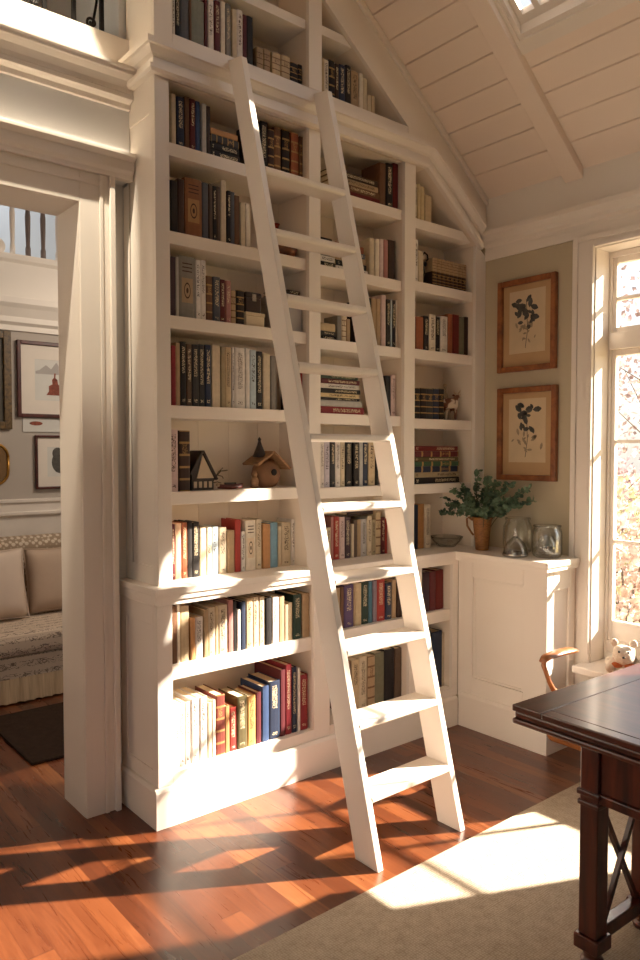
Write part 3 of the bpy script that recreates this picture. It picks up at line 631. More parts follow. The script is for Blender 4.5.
obj('back_panel',MB().prism([(0,3.292),(2.0,3.292),(2.0,zc(2.0)-.01),(0,zc(0)-.06)],'y',.250,.262),PB,at)
xi=1.517
poly=[(.9065,ri(.9065)),(xi,ri(xi)),(xi,3.301),(1.75,3.301),(1.78,3.25),(2.19,rk(2.19)+.16),(2.19,zc(2.19)-.003),(.9065,zc(.9065)-.003)]
obj('rake_board',MB().prism(poly,'y',.0005,.022),P_,at)
obj('sloped_soffit',MB().prism([(.9065,ri(.9065)),(xi,ri(xi)),(xi,ri(xi)+.02),(.9065,ri(.9065)+.02)],'y',.0222,.2495),PB,at)
def strip(x0,x1,off,wd,th_):
    return MB().prism([(x0,zc(x0)-off-wd),(x1,zc(x1)-off-wd),(x1,zc(x1)-off),(x0,zc(x0)-off)],'y',-th_,0)
obj('rake_moulding',strip(.40,2.19,.003,.04,.02),P_,at,bevel=.004)

# base unit
bs=thing('base_cabinet','white open-front lower bookcase on a plinth below the ledge','bookcase',(.93,.1,0))
BS=[(-.035,.037),(.814,.917),(1.49,1.59),(1.85,1.899)]
for a,b in BS: obj('stile',MB().box(a,b,-.05,-.028,.17,.945),P_,bs,bevel=.002)
for a,b in BS[1:3]: obj('divider',MB().box(a+.0005,b-.0005,-.0278,.2495,.2205,.9895),PB,bs)
mb=MB(); mb.box(-.023,.0365,-.0278,.2495,.17,.9445); mb.box(-.035,-.023,-.0278,0,.17,.945); mb.box(-.035,-.023,.245,.305,.17,.945); mb.box(-.035,-.023,0,.245,.17,.235); mb.box(-.035,-.023,0,.245,.86,.945); mb.box(-.029,-.023,0,.245,.235,.86); mb.box(-.023,-.001,.2495,.305,.17,.945)
obj('side_panel',mb,P_,bs,bevel=.002)
obj('side_panel',MB().box(1.8505,1.899,-.0278,.2495,.2205,.9445),PB,bs)
obj('top_rail',MB().box(-.035,1.899,-.05,.2495,.9455,.9893),P_,bs)
for a,b in ((.0375,.8135),(.9175,1.4895),(1.5905,1.8495)):
    obj('shelf',MB().box(a,b,-.03,.2495,.615,.68),P_,bs,bevel=.0015)
mb=MB(); mb.box(-.0225,1.899,-.0275,.2495,.16,.22); mb.box(.0375,.8135,-.05,-.0275,.1705,.22); mb.box(.9175,1.4895,-.05,-.0275,.1705,.22); mb.box(1.5905,1.8495,-.05,-.0275,.1705,.22)
obj('bottom_deck',mb,P_,bs)
mb=MB(); mb.prism([(-.05,0),(-.068,0),(-.068,.155),(-.06,.168),(-.05,.17)],'x',-.053,1.882); mb.prism([(-.035,0),(-.053,0),(-.053,.155),(-.045,.168),(-.035,.17)],'y',-.0499,.305); mb.box(-.0349,1.882,-.0499,.2495,0,.159)
obj('plinth',mb,P_,bs)
mb=MB(); mb.box(-.02,1.899,.25,.262,.17,.98); obj('back_panel',mb,PB,bs)

# corner cabinet
cc=thing('corner_cabinet','white panelled corner cabinet under the vase and glass jars','cabinet',(2.03,-.32,0))
def panel_x(x,y0,y1,z0,z1,wl,wr,wb,wt,dep):
    mb=MB(); mb.box(x,x+.02,y0,y0+wl,z0,z1); mb.box(x,x+.02,y1-wr,y1,z0,z1); mb.box(x,x+.02,y0+wl,y1-wr,z0,z0+wb); mb.box(x,x+.02,y0+wl,y1-wr,z1-wt,z1)
    return mb
mb=panel_x(1.9,-.645,-.0505,.17,.967,.145,.105,.125,.092,.012); obj('side_frame',mb,P_,cc,bevel=.003)
mb=MB(); mb.box(1.911,1.9195,-.5,-.157,.296,.874); 
p=obj('side_panel',mb,P_,cc)
obj('panel_moulding',MB().frame('x',0,-.5,-.157,.296,.874,.014,1.905,1.911),P_,cc,bevel=.003)
mb=MB(); y=-.645; mb.box(1.9205,1.955,y,y+.02,.17,.967); mb.box(2.11,2.1635,y,y+.02,.17,.967); mb.box(1.955,2.11,y,y+.02,.17,.25); mb.box(1.955,2.11,y,y+.02,.86,.967)
obj('end_frame',mb,P_,cc,bevel=.003)
obj('end_panel',MB().box(1.956,2.109,y+.014,y+.0195,.251,.859),P_,cc)
obj('carcass',MB().box(1.9205,2.14,-.624,-.0505,.17,.94),PB,cc)
mb=MB(); mb.prism([(1.8999,0),(1.884,0),(1.884,.18),(1.89,.195),(1.8999,.2)],'y',-.6455,-.0695); mb.prism([(-.6455,0),(-.661,0),(-.661,.18),(-.655,.195),(-.6455,.2)],'x',1.884,2.15); mb.box(1.9,2.164,-.645,-.07,0,.168)
obj('plinth',mb,P_,cc)

# continuous worktop
ct=thing('countertop','continuous white ledge along the shelves and around the corner cabinet','worktop',(1,0,1.0))
L=[(-.05,-.065),(1.862,-.065),(1.862,-.672),(2.164,-.672),(2.164,-.596),(2.193,-.596),(2.193,.2495),(0.0,.2495),(-.0005,.305),(-.05,.305)]
obj('slab',MB().prism(L,'z',.99,1.02),P_,ct,bevel=.004)
mb=MB(); 
mb.box(-.044,1.869,-.058,-.0502,.968,.9899); mb.box(-.044,-.0352,-.0502,.304,.95,.9899); mb.box(1.869,1.899,-.665,-.0502,.968,.9899); mb.box(1.899,2.164,-.665,-.6455,.968,.9899)
obj('edge_moulding',mb,P_,ct)

# ------------------------------------------------------------------ ladder

def lerp(a,b,t): return a+(b-a)*t
LZ=3.30
def lx(z): return lerp(.447,.322,z/LZ)           # outer face of left rail
def rx(z): return lerp(.927,.800,z/LZ)           # left face of right rail
def yb(z): return lerp(-.757,-.062,z/LZ)         # back edge
def yf(z): return lerp(-.885,-.160,z/LZ)         # front edge
ld=thing('library_ladder','tall white wooden library ladder leaning against the bookcase crown','ladder',(.7,-.8,0))
TH=.030
for fx_ in (lx,rx):
    zt=LZ
    bot=[(fx_(0),yf(0),0),(fx_(0)+TH,yf(0),0),(fx_(0)+TH,yb(0),0),(fx_(0),yb(0),0)]
    # square-cut top, perpendicular to the rail
    top=[(fx_(zt),yf(zt-.02),zt-.02),(fx_(zt)+TH,yf(zt-.02),zt-.02),(fx_(zt)+TH,yb(zt),zt),(fx_(zt),yb(zt),zt)]
    obj('rail',MB().hexa(bot,top),P_,ld,bevel=.003)
for z in (.27,.54,.82,1.095,1.38,1.67,1.965,2.25,2.53,2.80):
    a=yf(z)-.004; b=yb(z)+.002
    t=.032
    ya=yf(z)
    prof=[(b,z),(a+.006,z),(a-.002,z-.008),(a-.002,z-t+.008),(a+.006,z-t),(b,z-t)]
    x0,x1=lx(z)+TH+.0003,rx(z)-.0003
    obj('rung',MB().prism(prof,'x',x0,x1),P_,ld,bevel=.003)

# ------------------------------------------------------------------ books
PAL={'cream':(205,186,152),'ivory':(222,208,184),'white':(216,208,198),'buff':(196,170,128),'tan':(172,140,100),'brown':(110,72,46),'umber':(92,70,54),
'darkbrown':(58,36,26),'black':(30,26,26),'charcoal':(50,50,52),'navy':(34,46,72),'blue':(48,72,116),'lightblue':(176,196,206),'skyblue':(110,158,184),'teal':(60,110,130),
'green':(48,88,62),'darkgreen':(32,56,46),'olive':(88,78,44),'moss':(112,110,84),'khaki':(158,140,104),'sage':(120,124,112),'slate':(76,80,88),'grey':(128,122,114),'lightgrey':(176,172,166),
'red':(172,46,38),'crimson':(150,34,44),'darkred':(110,24,20),'maroon':(96,32,38),'brick':(124,50,38),'rust':(156,78,44),'rose':(176,112,104),'pink':(208,178,172),'lavender':(196,188,200),
'peach':(222,176,140),'purple':(86,66,108),'plum':(66,44,56),'mauve':(128,110,122),'ochre':(190,130,74),'gold':(206,152,76),'butter':(214,188,134),'leather':(138,82,44)}
CN={'darkbrown':'dark brown','lightblue':'light blue','skyblue':'sky blue','darkgreen':'dark green','lightgrey':'light grey','darkred':'dark red','leather':'tooled tan leather','gold':'golden yellow','moss':'mossy grey','umber':'grey brown','butter':'butter yellow','brick':'brick red','ivory':'off-white'}
STY={'':0,'t':1,'b':2,'e':3}
def book(w,h,d,colr,style,loc,label,group,rot=0.0,flat=False,leanz=0.0,end=False):
    r=thing('book',label,'book',loc,0,group)
    t=min(.0028,w*.16); bl=min(.004,w*.12)
    outer=[(0,d),(0,bl*.9),(w*.14,bl*.25),(w*.5,0),(w*.86,bl*.25),(w,bl*.9),(w,d)]
    inner=[(w-t,d),(w-t,bl+t),(t,bl+t),(t,d)]
    c=obj('cover',MB().prism(outer+inner,'z',0,h),M['book'],r,local=True)
    _r=PAL[colr]; _l=.3*_r[0]+.55*_r[1]+.15*_r[2]; c.color=srgb(*[v*.82+_l*.18 for v in _r]); c.pass_index=STY[style]
    obj('pages',MB().box(t+.0003,w-t-.0003,bl+t+.0005,d-.004,.003,h-.004),M['pages'],r,local=True)
    if flat:
        r.rotation_euler=(0,PI/2,rot)
    else: r.rotation_euler=(0,leanz,rot)
    return r
ORD=['first','second','third','fourth','fifth','sixth','seventh','eighth','ninth','tenth','eleventh','twelfth','thirteenth','fourteenth','fifteenth','sixteenth','seventeenth','eighteenth','nineteenth','twentieth','twenty-first','twenty-second','twenty-third','twenty-fourth','twenty-fifth','twenty-sixth','twenty-seventh','twenty-eighth']
SH={'A1':'left attic shelf above crown','r1':'top left shelf under crown','r2':'second left shelf under crown','r3':'third left shelf under crown','r4':'fourth left shelf under crown','r5':'figurine shelf',
'r6':'left end of ledge','L1':'upper shelf of left base bay','L2':'bottom shelf of left base bay','A2':'triangular attic shelf','B2r1':'top middle shelf under crown','B2r2':'second middle shelf under crown','B2r3':'third middle shelf under crown','B2r4':'fourth middle shelf under crown','B2r5':'middle shelf above ledge','B2r6':'middle of ledge behind ladder','B2L1':'upper middle base shelf','B2L2':'bottom middle base shelf','B3L1':'upper right base shelf','B3L2':'bottom right base shelf','B3r0':'triangular top right shelf','B3r1':'second right shelf','B3r2':'third right shelf','B3r3':'fourth right shelf','B3r6':'right end of ledge'}
SN={'':'plain','t':'lettered','b':'gilt-banded','e':'panelled'}
cnt={}
rb=random.Random(11)
for n,z,yfr,bks in ROWS:
    key=n if n in SH else n[:-1]
    for i,(a,b,h,c,s) in enumerate(bks):
        if b-a<.006: continue
        k=cnt.get(key,0); cnt[key]=k+1
        lab='%s %s book, %s upright from left, %s'%(CN.get(c,c),SN[s],ORD[k],SH[key])
        dmax=.245-yfr
        d=min(dmax-.004,max(.11,h*.68+rb.uniform(-.01,.01)))
        dy=rb.uniform(0,.006)
        ln=0.0
        book(b-a-.0012,h,d-dy,c,s,(a+.0006,yfr+dy,z+.0004),lab,'upright books on the %s'%SH[key],0,False,ln)
# books lying flat: (left x, length, front y, shelf z, [(thickness,colour,style)...] from the bottom, where)
def stack(x0,ln,y,z,items,where,grp,d=.17):
    n=len(items); zz=z+.0004
    pos=['bottom','second from bottom','third from bottom','fourth from bottom','fifth from bottom','sixth from bottom','seventh from bottom','eighth from bottom']
    for i,(t,c,s,dx,dl) in enumerate(items):
        p='topmost' if i==n-1 else pos[i]
        book(t-.0008,ln+dl,d-rb.uniform(0,.012),c,s,(x0+dx,y+rb.uniform(0,.004),zz+t-.0008),'%s %s book, %s in stack %s'%(CN.get(c,c),SN[s],p,where),grp,0,True)
        zz+=t
    return zz
stack(.300,.155,.045,2.915,[(.036,'black','t',0,0),(.034,'black','t',0,-.004),(.034,'charcoal','b',.002,-.008),(.026,'ochre','',.0,-.012)],'on top left shelf','stacked books on the top left shelf',.16)
stack(1.0,.347,.045,2.914,[(.032,'darkred','',0,0),(.032,'brown','t',0,-.004),(.028,'tan','t',0,-.01),(.03,'darkbrown','t',0,-.016)],'on top middle shelf','stacked books on the top middle shelf')
stack(1.04,.222,.045,2.53,[(.022,'white','t',0,0),(.028,'black','t',0,-.01),(.03,'tan','',0,-.016),(.026,'slate','t',0,-.02),(.036,'rust','',0,-.028)],'right of ladder, second middle shelf','stacked books on the second middle shelf')
stack(.903,.128,.045,2.53,[(.028,'black','t',0,0),(.028,'white','t',0,0),(.045,'grey','',0,-.03),(.045,'black','',0,-.02)],'left of ladder, second middle shelf','stacked books on the second middle shelf, left',.16)
stack(.904,.136,.045,2.165,[(.022,'black','t',0,0),(.022,'charcoal','t',0,-.004),(.04,'buff','',0,-.006)],'on third middle shelf','stacked books on the third middle shelf',.16)
stack(.903,.333,.045,1.79,[(.038,'crimson','t',0,0),(.032,'lightgrey','',0,-.016),(.014,'black','t',0,-.03),(.022,'butter','t',0,-.034),(.024,'black','t',0,-.028),(.024,'white','t',0,-.036),(.026,'maroon','t',0,-.03),(.026,'darkgreen','t',0,-.045)],'on fourth middle shelf','stacked books on the fourth middle shelf',.18)
stack(1.615,.40,.045,1.41,[(.036,'black','t',0,0),(.03,'khaki','t',0,.005),(.034,'navy','b',0,-.004),(.028,'green','b',0,0),(.026,'olive','t',0,-.006),(.034,'maroon','b',0,-.004),(.03,'darkred','t',0,-.012)],'beside the plant','stacked books beside the plant')
stack(1.19,.19,.125,1.02+.2275,[(.02,'darkbrown','',0,0)],'across upright ledge books','books lying across the ledge books',.12)
# matched set in two tiers on the second right shelf
for tier,(zz,hh) in enumerate(((2.547,.085),(2.6325,.078))):
    k=0; x=1.776
    while x<2.06:
        w=.036
        c='darkbrown' if tier==0 else 'tan'
        book(w,hh,.11,c,'b',(x,.05,zz+.0004),'small %s book, %s from left, %s tier of right shelf set'%(CN.get(c,c),ORD[k],('lower','upper')[tier]),'two-tier set on the second right shelf')
        x+=w+.0015; k+=1

# ------------------------------------------------------------------ shelf ornaments
v=thing('vase','slim red ceramic vase behind ladder rungs on second left shelf','vase',(.775,.205,2.5425))
obj('body',MB().lathe([(.020,0),(.024,.006),(.030,.05),(.032,.09),(.024,.14),(.014,.165),(.013,.185),(.020,.2),(.017,.2),(.010,.185),(.010,.16),(.0,.15)],n=24),M['redceramic'],v,local=True)
v=thing('bowl','low turned burl wood bowl on second left shelf behind ladder','bowl',(.757,.1,2.5425))
obj('body',MB().lathe([(.026,0),(.03,.004),(.05,.022),(.058,.048),(.055,.062),(.051,.062),(.052,.048),(.044,.026),(.0,.012)],n=28),M['bowlwood'],v,local=True)
b=thing('box','cream papered box under the dark leather box on third left shelf','box',(.536,.13,2.1835))
obj('body',MB().box(-.052,.052,-.085,.085,0,.048),M['boxcream'],b,local=True,bevel=.003); obj('lid',MB().box(-.054,.054,-.087,.087,.0483,.066),M['boxcream'],b,local=True,bevel=.003)
b=thing('box','dark brown leather box stacked on the cream box','box',(.53,.13,2.2505))
obj('body',MB().box(-.045,.045,-.08,.08,0,.068),M['boxdark'],b,local=True,bevel=.006); obj('lid',MB().box(-.047,.047,-.082,.082,.0683,.094),M['boxdark'],b,local=True,bevel=.008); obj('clasp',MB().box(-.012,.012,-.0875,-.0825,.05,.085),M['silver'],b,local=True,bevel=.002)
b=thing('box','grey papered storage box behind ladder on third left shelf','box',(.752,.13,2.1835))
obj('body',MB().box(-.066,.066,-.085,.085,0,.15),M['boxgrey'],b,local=True,bevel=.003); obj('lid',MB().box(-.068,.068,-.087,.087,.1503,.18),M['boxgrey'],b,local=True,bevel=.003)
stack(.69,.12,.05,2.3642,[(.022,'darkbrown','t',0,0)],'on grey box','book on the grey box',.15)

# dark wooden house model with twigs
h=thing('house_model','dark wooden house model with steep pale gable and twigs','model house',(.262,.12,1.4205))
mb=MB(); mb.prism([(-.055,0),(.06,0),(.06,.06),(.0,.165),(-.055,.09)],'y',-.045,.045); obj('walls',mb,M['toy'],h,local=True)
mb=MB(); mb.prism([(-.03,.055),(.058,.055),(.0,.16)],'y',-.05,-.046); obj('gable',mb,M['toypale'],h,local=True)
mb=MB(); mb.prism([(-.07,.075),(-.06,.07),(.004,.172),(-.004,.182)],'y',-.055,.055); mb.prism([(.07,.045),(.08,.05),(.006,.182),(-.002,.172)],'y',-.055,.055); obj('roof',mb,M['toy'],h,local=True,bevel=.002)
mb=MB()
for k in range(4): mb.box(-.045+k*.026,-.03+k*.026,-.049,-.0455,.012,.04)
obj('arches',mb,M['toypale'],h,local=True)
mb=MB(); mb.tube([(.062,0,.0035),(.085,-.01,.05),(.12,-.01,.085),(.155,-.012,.088)],.003,6); mb.tube([(.09,-.01,.056),(.10,-.02,.08),(.125,-.02,.1)],.0022,6); mb.tube([(.1,-.01,.066),(.13,-.006,.06),(.14,0,.05)],.002,6); mb.tube([(.076,-.006,.03),(.1,-.014,.035),(.12,-.014,.028)],.002,6)
obj('twigs',mb,M['stem'],h,local=True)
t=thing('toy_boat','small dark red lacquered boat ornament lying beside the house model','ornament',(.415,.08,1.4205))
mb=MB(); n=14; vs=[];fs=[]
for i in range(n+1):
    s=-1+2*i/n; w_=.017*math.sqrt(max(0,1-s*s))+.001; z0=.012*(s*s*.4)
    vs+= [(s*.07,-w_,z0+.022),(s*.07,-w_*.5,z0),(s*.07,w_*.5,z0),(s*.07,w_,z0+.022)]
for i in range(n):
    for k in range(3): fs.append((i*4+k,i*4+k+1,i*4+5+k,i*4+4+k))
    fs.append((i*4+3,i*4,i*4+4,i*4+7))
fs+=[(0,1,2,3),(n*4+3,n*4+2,n*4+1,n*4)]
mb.add(vs,fs,0,True); obj('hull',mb,M['lacquer'],t,local=True)
obj('prow',MB().ell((-.066,0,.022),(.012,.008,.01)),M['toypale'],t,local=True)
obj('cabin',MB().box(-.03,.03,-.008,.008,.02,.032),M['toy'],t,local=True,bevel=.003)
# gourd birdhouse
g=thing('birdhouse','rustic gourd birdhouse with tan roof and pointed spire, behind ladder rail','birdhouse',(.655,.13,1.4205))
obj('body',MB().lathe([(.03,.0),(.05,.006),(.068,.03),(.078,.065),(.07,.1),(.05,.125),(.03,.135)],n=26,sy=.8),M['gourd'],g,local=True)
mb=MB(); mb.prism([(-.095,.118),(-.088,.108),(.0,.165),(.0,.178)],'y',-.07,.07); mb.prism([(.0,.165),(.095,.085),(.102,.096),(.0,.18)],'y',-.075,.075); obj('roof',mb,M['thatch'],g,local=True,bevel=.003)
mb=MB(); mb.lathe([(.03,0),(.034,.004),(.024,.03),(.012,.06),(.006,.08),(.009,.085),(.006,.092),(.0,.1)],c=(-.045,-.01,.148),n=18); obj('spire',mb,M['toy'],g,local=True)
mb=MB(); M_=Matrix.Translation((.004,-.0605,.075))@Matrix.Rotation(PI/2,4,'X'); mb.lathe([(.016,0),(.016,.004),(.012,.004)],n=20); mb.xform(M_); obj('entrance_shade_disc',mb,M['hole'],g,local=True)  # solid dark disc, the shade of an opening put into its colour
mb=MB(); mb.ell((-.088,-.03,.03),(.02,.018,.03)); mb.ell((-.094,-.04,.066),(.013,.013,.013)); mb.lathe([(.005,0),(.0,.014)],c=(-.1,-.04,.074),n=8); mb.lathe([(.005,0),(.0,.014)],c=(-.088,-.04,.074),n=8); mb.ell((-.088,-.03,.006),(.022,.024,.006)); obj('perched_bird',mb,M['thatch'],g,local=True)
# iron bookend
b=thing('bookend','black iron scroll bookend beside the two-tier book set','bookend',(1.705,.09,2.5475))
obj('plate',MB().box(-.004,.05,-.04,.05,0,.004),M['iron'],b,local=True)
mb=MB(); mb.box(-.004,0,-.03,.03,.004,.17); mb.tube([(.0,-.02,.16),(.02,-.02,.185),(.045,-.02,.175),(.05,-.02,.15),(.035,-.02,.14)],.005,8); mb.tube([(.0,-.02,.02),(.022,-.02,.07),(.012,-.02,.12),(.03,-.02,.14)],.005,8); mb.ell((.03,-.02,.12),(.01,.008,.014))
obj('upright',mb,M['iron'],b,local=True)
# cow figurine (skin-modified skeleton)
def skin(name,verts,edges,rad,mat,parent,root=0,sub=2):
    me=bpy.data.meshes.new(name); me.from_pydata(verts,edges,[]); me.materials.append(mat)
    o=bpy.data.objects.new(name,me); COL.objects.link(o); o.parent=parent
    md=o.modifiers.new('skin','SKIN'); md.use_smooth_shade=True
    for i,r in enumerate(rad): me.skin_vertices[0].data[i].radius=(r,r) if isinstance(r,float) else r; me.skin_vertices[0].data[i].use_root=(i==root)
    sd=o.modifiers.new('sub','SUBSURF'); sd.levels=sub; sd.render_levels=sub
    return o
c=thing('cow_figurine','brown and white cow figurine on the fourth right shelf','figurine',(1.978,.10,1.7815)); c.scale=(.85,.85,.98)
vs=[(0,0,.1),(.045,0,.105),(.075,0,.125),(.092,0,.15),(.115,0,.14),  (-.045,0,.105),(-.065,0,.11),
    (.05,.02,.06),(.05,.022,.004),(.05,-.02,.06),(.05,-.022,.004),(-.05,.02,.06),(-.052,.022,.004),(-.05,-.02,.06),(-.052,-.022,.004),(-.08,0,.09),(-.084,0,.05)]
ed=[(0,1),(1,2),(2,3),(3,4),(0,5),(5,6),(1,7),(7,8),(1,9),(9,10),(5,11),(11,12),(5,13),(13,14),(6,15),(15,16)]
ra=[.036,.036,.024,.021,.013,.034,.02,.013,.008,.013,.008,.015,.008,.015,.008,.006,.005]
skin('body',vs,ed,ra,M['cow'],c)
mb=MB(); mb.tube([(.088,.012,.168),(.088,.026,.178),(.092,.03,.192)],.004,6,rad=[.005,.004,.001]); mb.tube([(.088,-.012,.168),(.088,-.026,.178),(.092,-.03,.192)],.004,6,rad=[.005,.004,.001]); obj('horns',mb,M['toypale'],c,local=True)
for s_ in (1,-1): obj('ear',MB().ell((.083,s_*.027,.158),(.006,.013,.007)),M['cow'],c,local=True)
b=thing('bottle','tall frosted glass bottle in the corner of the fourth right shelf','bottle',(2.066,.205,1.7815))
obj('glass',MB().lathe([(.016,0),(.022,.004),(.023,.02),(.023,.14),(.018,.165),(.009,.185),(.009,.205),(.012,.212),(.009,.212),(.007,.2),(.007,.184),(.016,.163),(.02,.14),(.02,.01),(.0,.006)],n=24),M['pglass'],b,local=True)
obj('stopper',MB().lathe([(.006,.196),(.0065,.213),(.011,.216),(.012,.226),(.006,.232)],n=16),M['toypale'],b,local=True)
b=thing('glass_dish','low clear glass dish on the ledge behind the plant','dish',(1.99,.12,1.0205))
obj('glass',MB().lathe([(.05,0),(.055,.003),(.085,.035),(.1,.06),(.096,.062),(.08,.036),(.05,.008),(.0,.006)],n=32),M['jar'],b,local=True)
obj('shell',MB().ell((.02,.0,.022),(.035,.024,.014)).ell((-.03,.01,.02),(.024,.02,.012)),M['pillow'],b,local=True)

# ------------------------------------------------------------------ corner counter: vase of eucalyptus and glass jars
pl=thing('potted_plant','bushy green eucalyptus sprigs in an amber woven jug','plant',(2.02,-.125,1.0205))
obj('jug',MB().lathe([(.034,0),(.038,.004),(.042,.05),(.048,.11),(.054,.165),(.057,.185),(.055,.19),(.05,.186),(.045,.11),(.038,.02),(.0,.015)],n=28),M['wicker'],pl,local=True)
obj('handle',MB().tube([(-.03,.045,.172),(-.045,.062,.19),(-.052,.072,.18),(-.05,.07,.14),(-.036,.05,.1),(-.028,.04,.085)],.006,8),M['wicker'],pl,local=True)
obj('rim',MB().lathe([(.053,.182),(.0605,.184),(.062,.19),(.0595,.196),(.052,.195)],n=28,closed=True),M['wicker'],pl,local=True)
rp=random.Random(5)
def leaf(mb,c,d,L,wd,nrm,cup=.12):
    d=d.normalized(); s=d.cross(nrm).normalized(); u=s.cross(d)
    p=[c, c+d*L*.3+s*wd*.42, c+d*L*.65+s*wd*.5, c+d*L*.92+s*wd*.2, c+d*L, c+d*L*.92-s*wd*.2, c+d*L*.65-s*wd*.5, c+d*L*.3-s*wd*.42]
    p2=[q+u*(cup*wd if i in (1,2,6,7) else 0) for i,q in enumerate(p)]
    mb.add(p2,[(0,1,2,3,4),(0,4,5,6,7)],0,False)
fol=MB(); stems=[]
tips=[(-.10,.22,.30),(-.06,.15,.42),(-.12,.05,.36),(-.02,.02,.47),(.03,-.08,.40),(-.08,-.10,.44),(-.03,-.22,.40),(.02,-.31,.37),(.04,-.20,.30),(-.10,-.20,.30),(-.15,.14,.26),(-.17,-.02,.27),(.05,.02,.36),(-.14,-.12,.24),(-.05,-.30,.27),(-.09,.24,.20),(.05,-.32,.30),(-.16,.10,.36),(-.04,-.13,.34),(.0,.10,.30)]
for tx,ty,tz in tips:
    tip=Vector((tx,ty,tz)); p0=Vector((rp.uniform(-.025,.025),rp.uniform(-.025,.025),.06)); p1=Vector((p0.x*1.3,p0.y*1.3,.2)); mid=p1.lerp(tip,.55)+Vector((0,0,.03))
    pts=[]
    for i in range(11):
        t=i/10
        a=p0.lerp(p1,t); b_=p1.lerp(mid,t); c_=mid.lerp(tip,t); e=a.lerp(b_,t); f_=b_.lerp(c_,t); pts.append(e.lerp(f_,t))
    obj('stem',MB().tube(pts,.0022,5,rad=[.003-.0018*i/10 for i in range(11)]),M['stem'],pl,local=True)
    for i in range(3,11):
        for k in range(12):
            q=pts[i].lerp(pts[i-1],rp.random())
            if q.z<.195: continue
            dr=Vector((rp.gauss(0,1),rp.gauss(0,1),rp.gauss(.25,.8))).normalized()
            L=rp.uniform(.022,.037)
            e=q+dr*L
            # keep clear of the bookcase stile and right wall
            if 2.02+e.x>2.18 or (-.125+max(e.y,q.y)>-.014 and (2.02+e.x>2.08 or max(e.z,q.z)>.30)): continue
            leaf(fol,q,dr,L,L*rp.uniform(.55,.75),Vector((rp.gauss(0,1),rp.gauss(0,1),rp.gauss(0,1))))
obj('foliage',fol,M['leaf'],pl,local=True)

def jar(label,loc,prof,name='glass_jar',extra=None,cat='jar'):
    j=thing(name,label,cat,loc)
    obj('glass',MB().lathe(prof,n=36),M['jar'],j,local=True)
    return j
j=jar('large clear glass jar with rolled rim, at the back by the plant',(2.10,-.315,1.0205),[(.06,0),(.074,.006),(.082,.03),(.084,.1),(.08,.15),(.068,.172),(.066,.182),(.072,.192),(.07,.198),(.062,.192),(.061,.176),(.075,.148),(.079,.1),(.077,.03),(.07,.012),(.0,.008)])
j=jar('small bell-shaped glass cloche with silver knob in front of the large jar',(1.955,-.405,1.0205),[(.064,0),(.067,.004),(.066,.02),(.06,.05),(.045,.078),(.022,.098),(.012,.106),(.009,.104),(.02,.092),(.042,.074),(.056,.05),(.062,.02),(.063,.004)],'glass_cloche',cat='cloche')
obj('knob',MB().lathe([(.008,.105),(.012,.11),(.014,.118),(.006,.128),(.008,.136),(.003,.15),(.0,.155)],n=16),M['silver'],j,local=True)
obj('silver_band',MB().lathe([(.0665,.002),(.0695,.004),(.0695,.016),(.0665,.018)],n=32,closed=True),M['silver'],j,local=True)
obj('candle_cup',MB().lathe([(.03,.001),(.034,.004),(.036,.022),(.03,.026),(.0,.02)],n=24),M['silver'],j,local=True)
j=jar('square-shouldered clear glass jar at the outer end of the corner counter',(2.06,-.535,1.0205),[(.062,0),(.074,.006),(.08,.02),(.08,.13),(.074,.152),(.068,.158),(.076,.17),(.074,.174),(.064,.164),(.064,.156),(.07,.148),(.076,.13),(.076,.022),(.07,.01),(.0,.007)])
b=thing('glass_bowl','round glass bowl of grey pebbles inside the outer glass jar','bowl',(2.06,-.535,1.0335))
obj('glass',MB().lathe([(.03,0),(.045,.008),(.056,.035),(.052,.07),(.036,.092),(.034,.1),(.031,.1),(.033,.09),(.048,.068),(.052,.036),(.042,.011),(.0,.005)],n=30),M['jar'],b,local=True)
pm=MB()
for k in range(46):
    a=rp.uniform(0,2*PI); r_=rp.uniform(0,.034); pm.ell((r_*math.cos(a),r_*math.sin(a),.018+rp.uniform(0,.022)),(.008,.007,.005),nu=8,nv=5)
p=obj('pebbles',pm,M['pebble'],b,local=True); p['kind']='stuff'

# ------------------------------------------------------------------ framed prints on the greige wall
def botanical(seed,y0,y1,z0,z1,x):
    r=random.Random(seed); mb=MB(); cy=(y0+y1)/2; h=z1-z0; wd=y1-y0
    # stem
    pts=[(x,cy+.01,z0+h*.08),(x,cy-.004,z0+h*.35),(x,cy,z0+h*.6),(x,cy+.006,z0+h*.85)]
    for a,b in zip(pts[:-1],pts[1:]):
        mb.add([(x,a[1]-.002,a[2]),(x,a[1]+.002,a[2]),(x,b[1]+.002,b[2]),(x,b[1]-.002,b[2])],[(0,1,2,3)])
    for k in range(26):
        q=Vector((x-.0002*(k%5),cy+r.gauss(0,wd*.13),z0+h*(.68+r.gauss(0,.1))))
        if not (y0+.02<q.y<y1-.02 and z0+.02<q.z<z1-.03): continue
        d=Vector((0,r.gauss(0,1),r.gauss(.2,1))).normalized(); L=r.uniform(.03,.06)
        leaf(mb,q,d,L,L*.55,Vector((1,0,0)),0)
    pale=MB()
    for k in range(16):
        q=Vector((x-.0001,cy+r.gauss(0,wd*.16),z0+h*r.uniform(.12,.45))); d=Vector((0,r.gauss(0,1),r.gauss(.3,1))).normalized(); L=r.uniform(.02,.045)
        if y0+.03<q.y<y1-.03: leaf(pale,q,d,L,L*.4,Vector((1,0,0)),0)
    return mb,pale
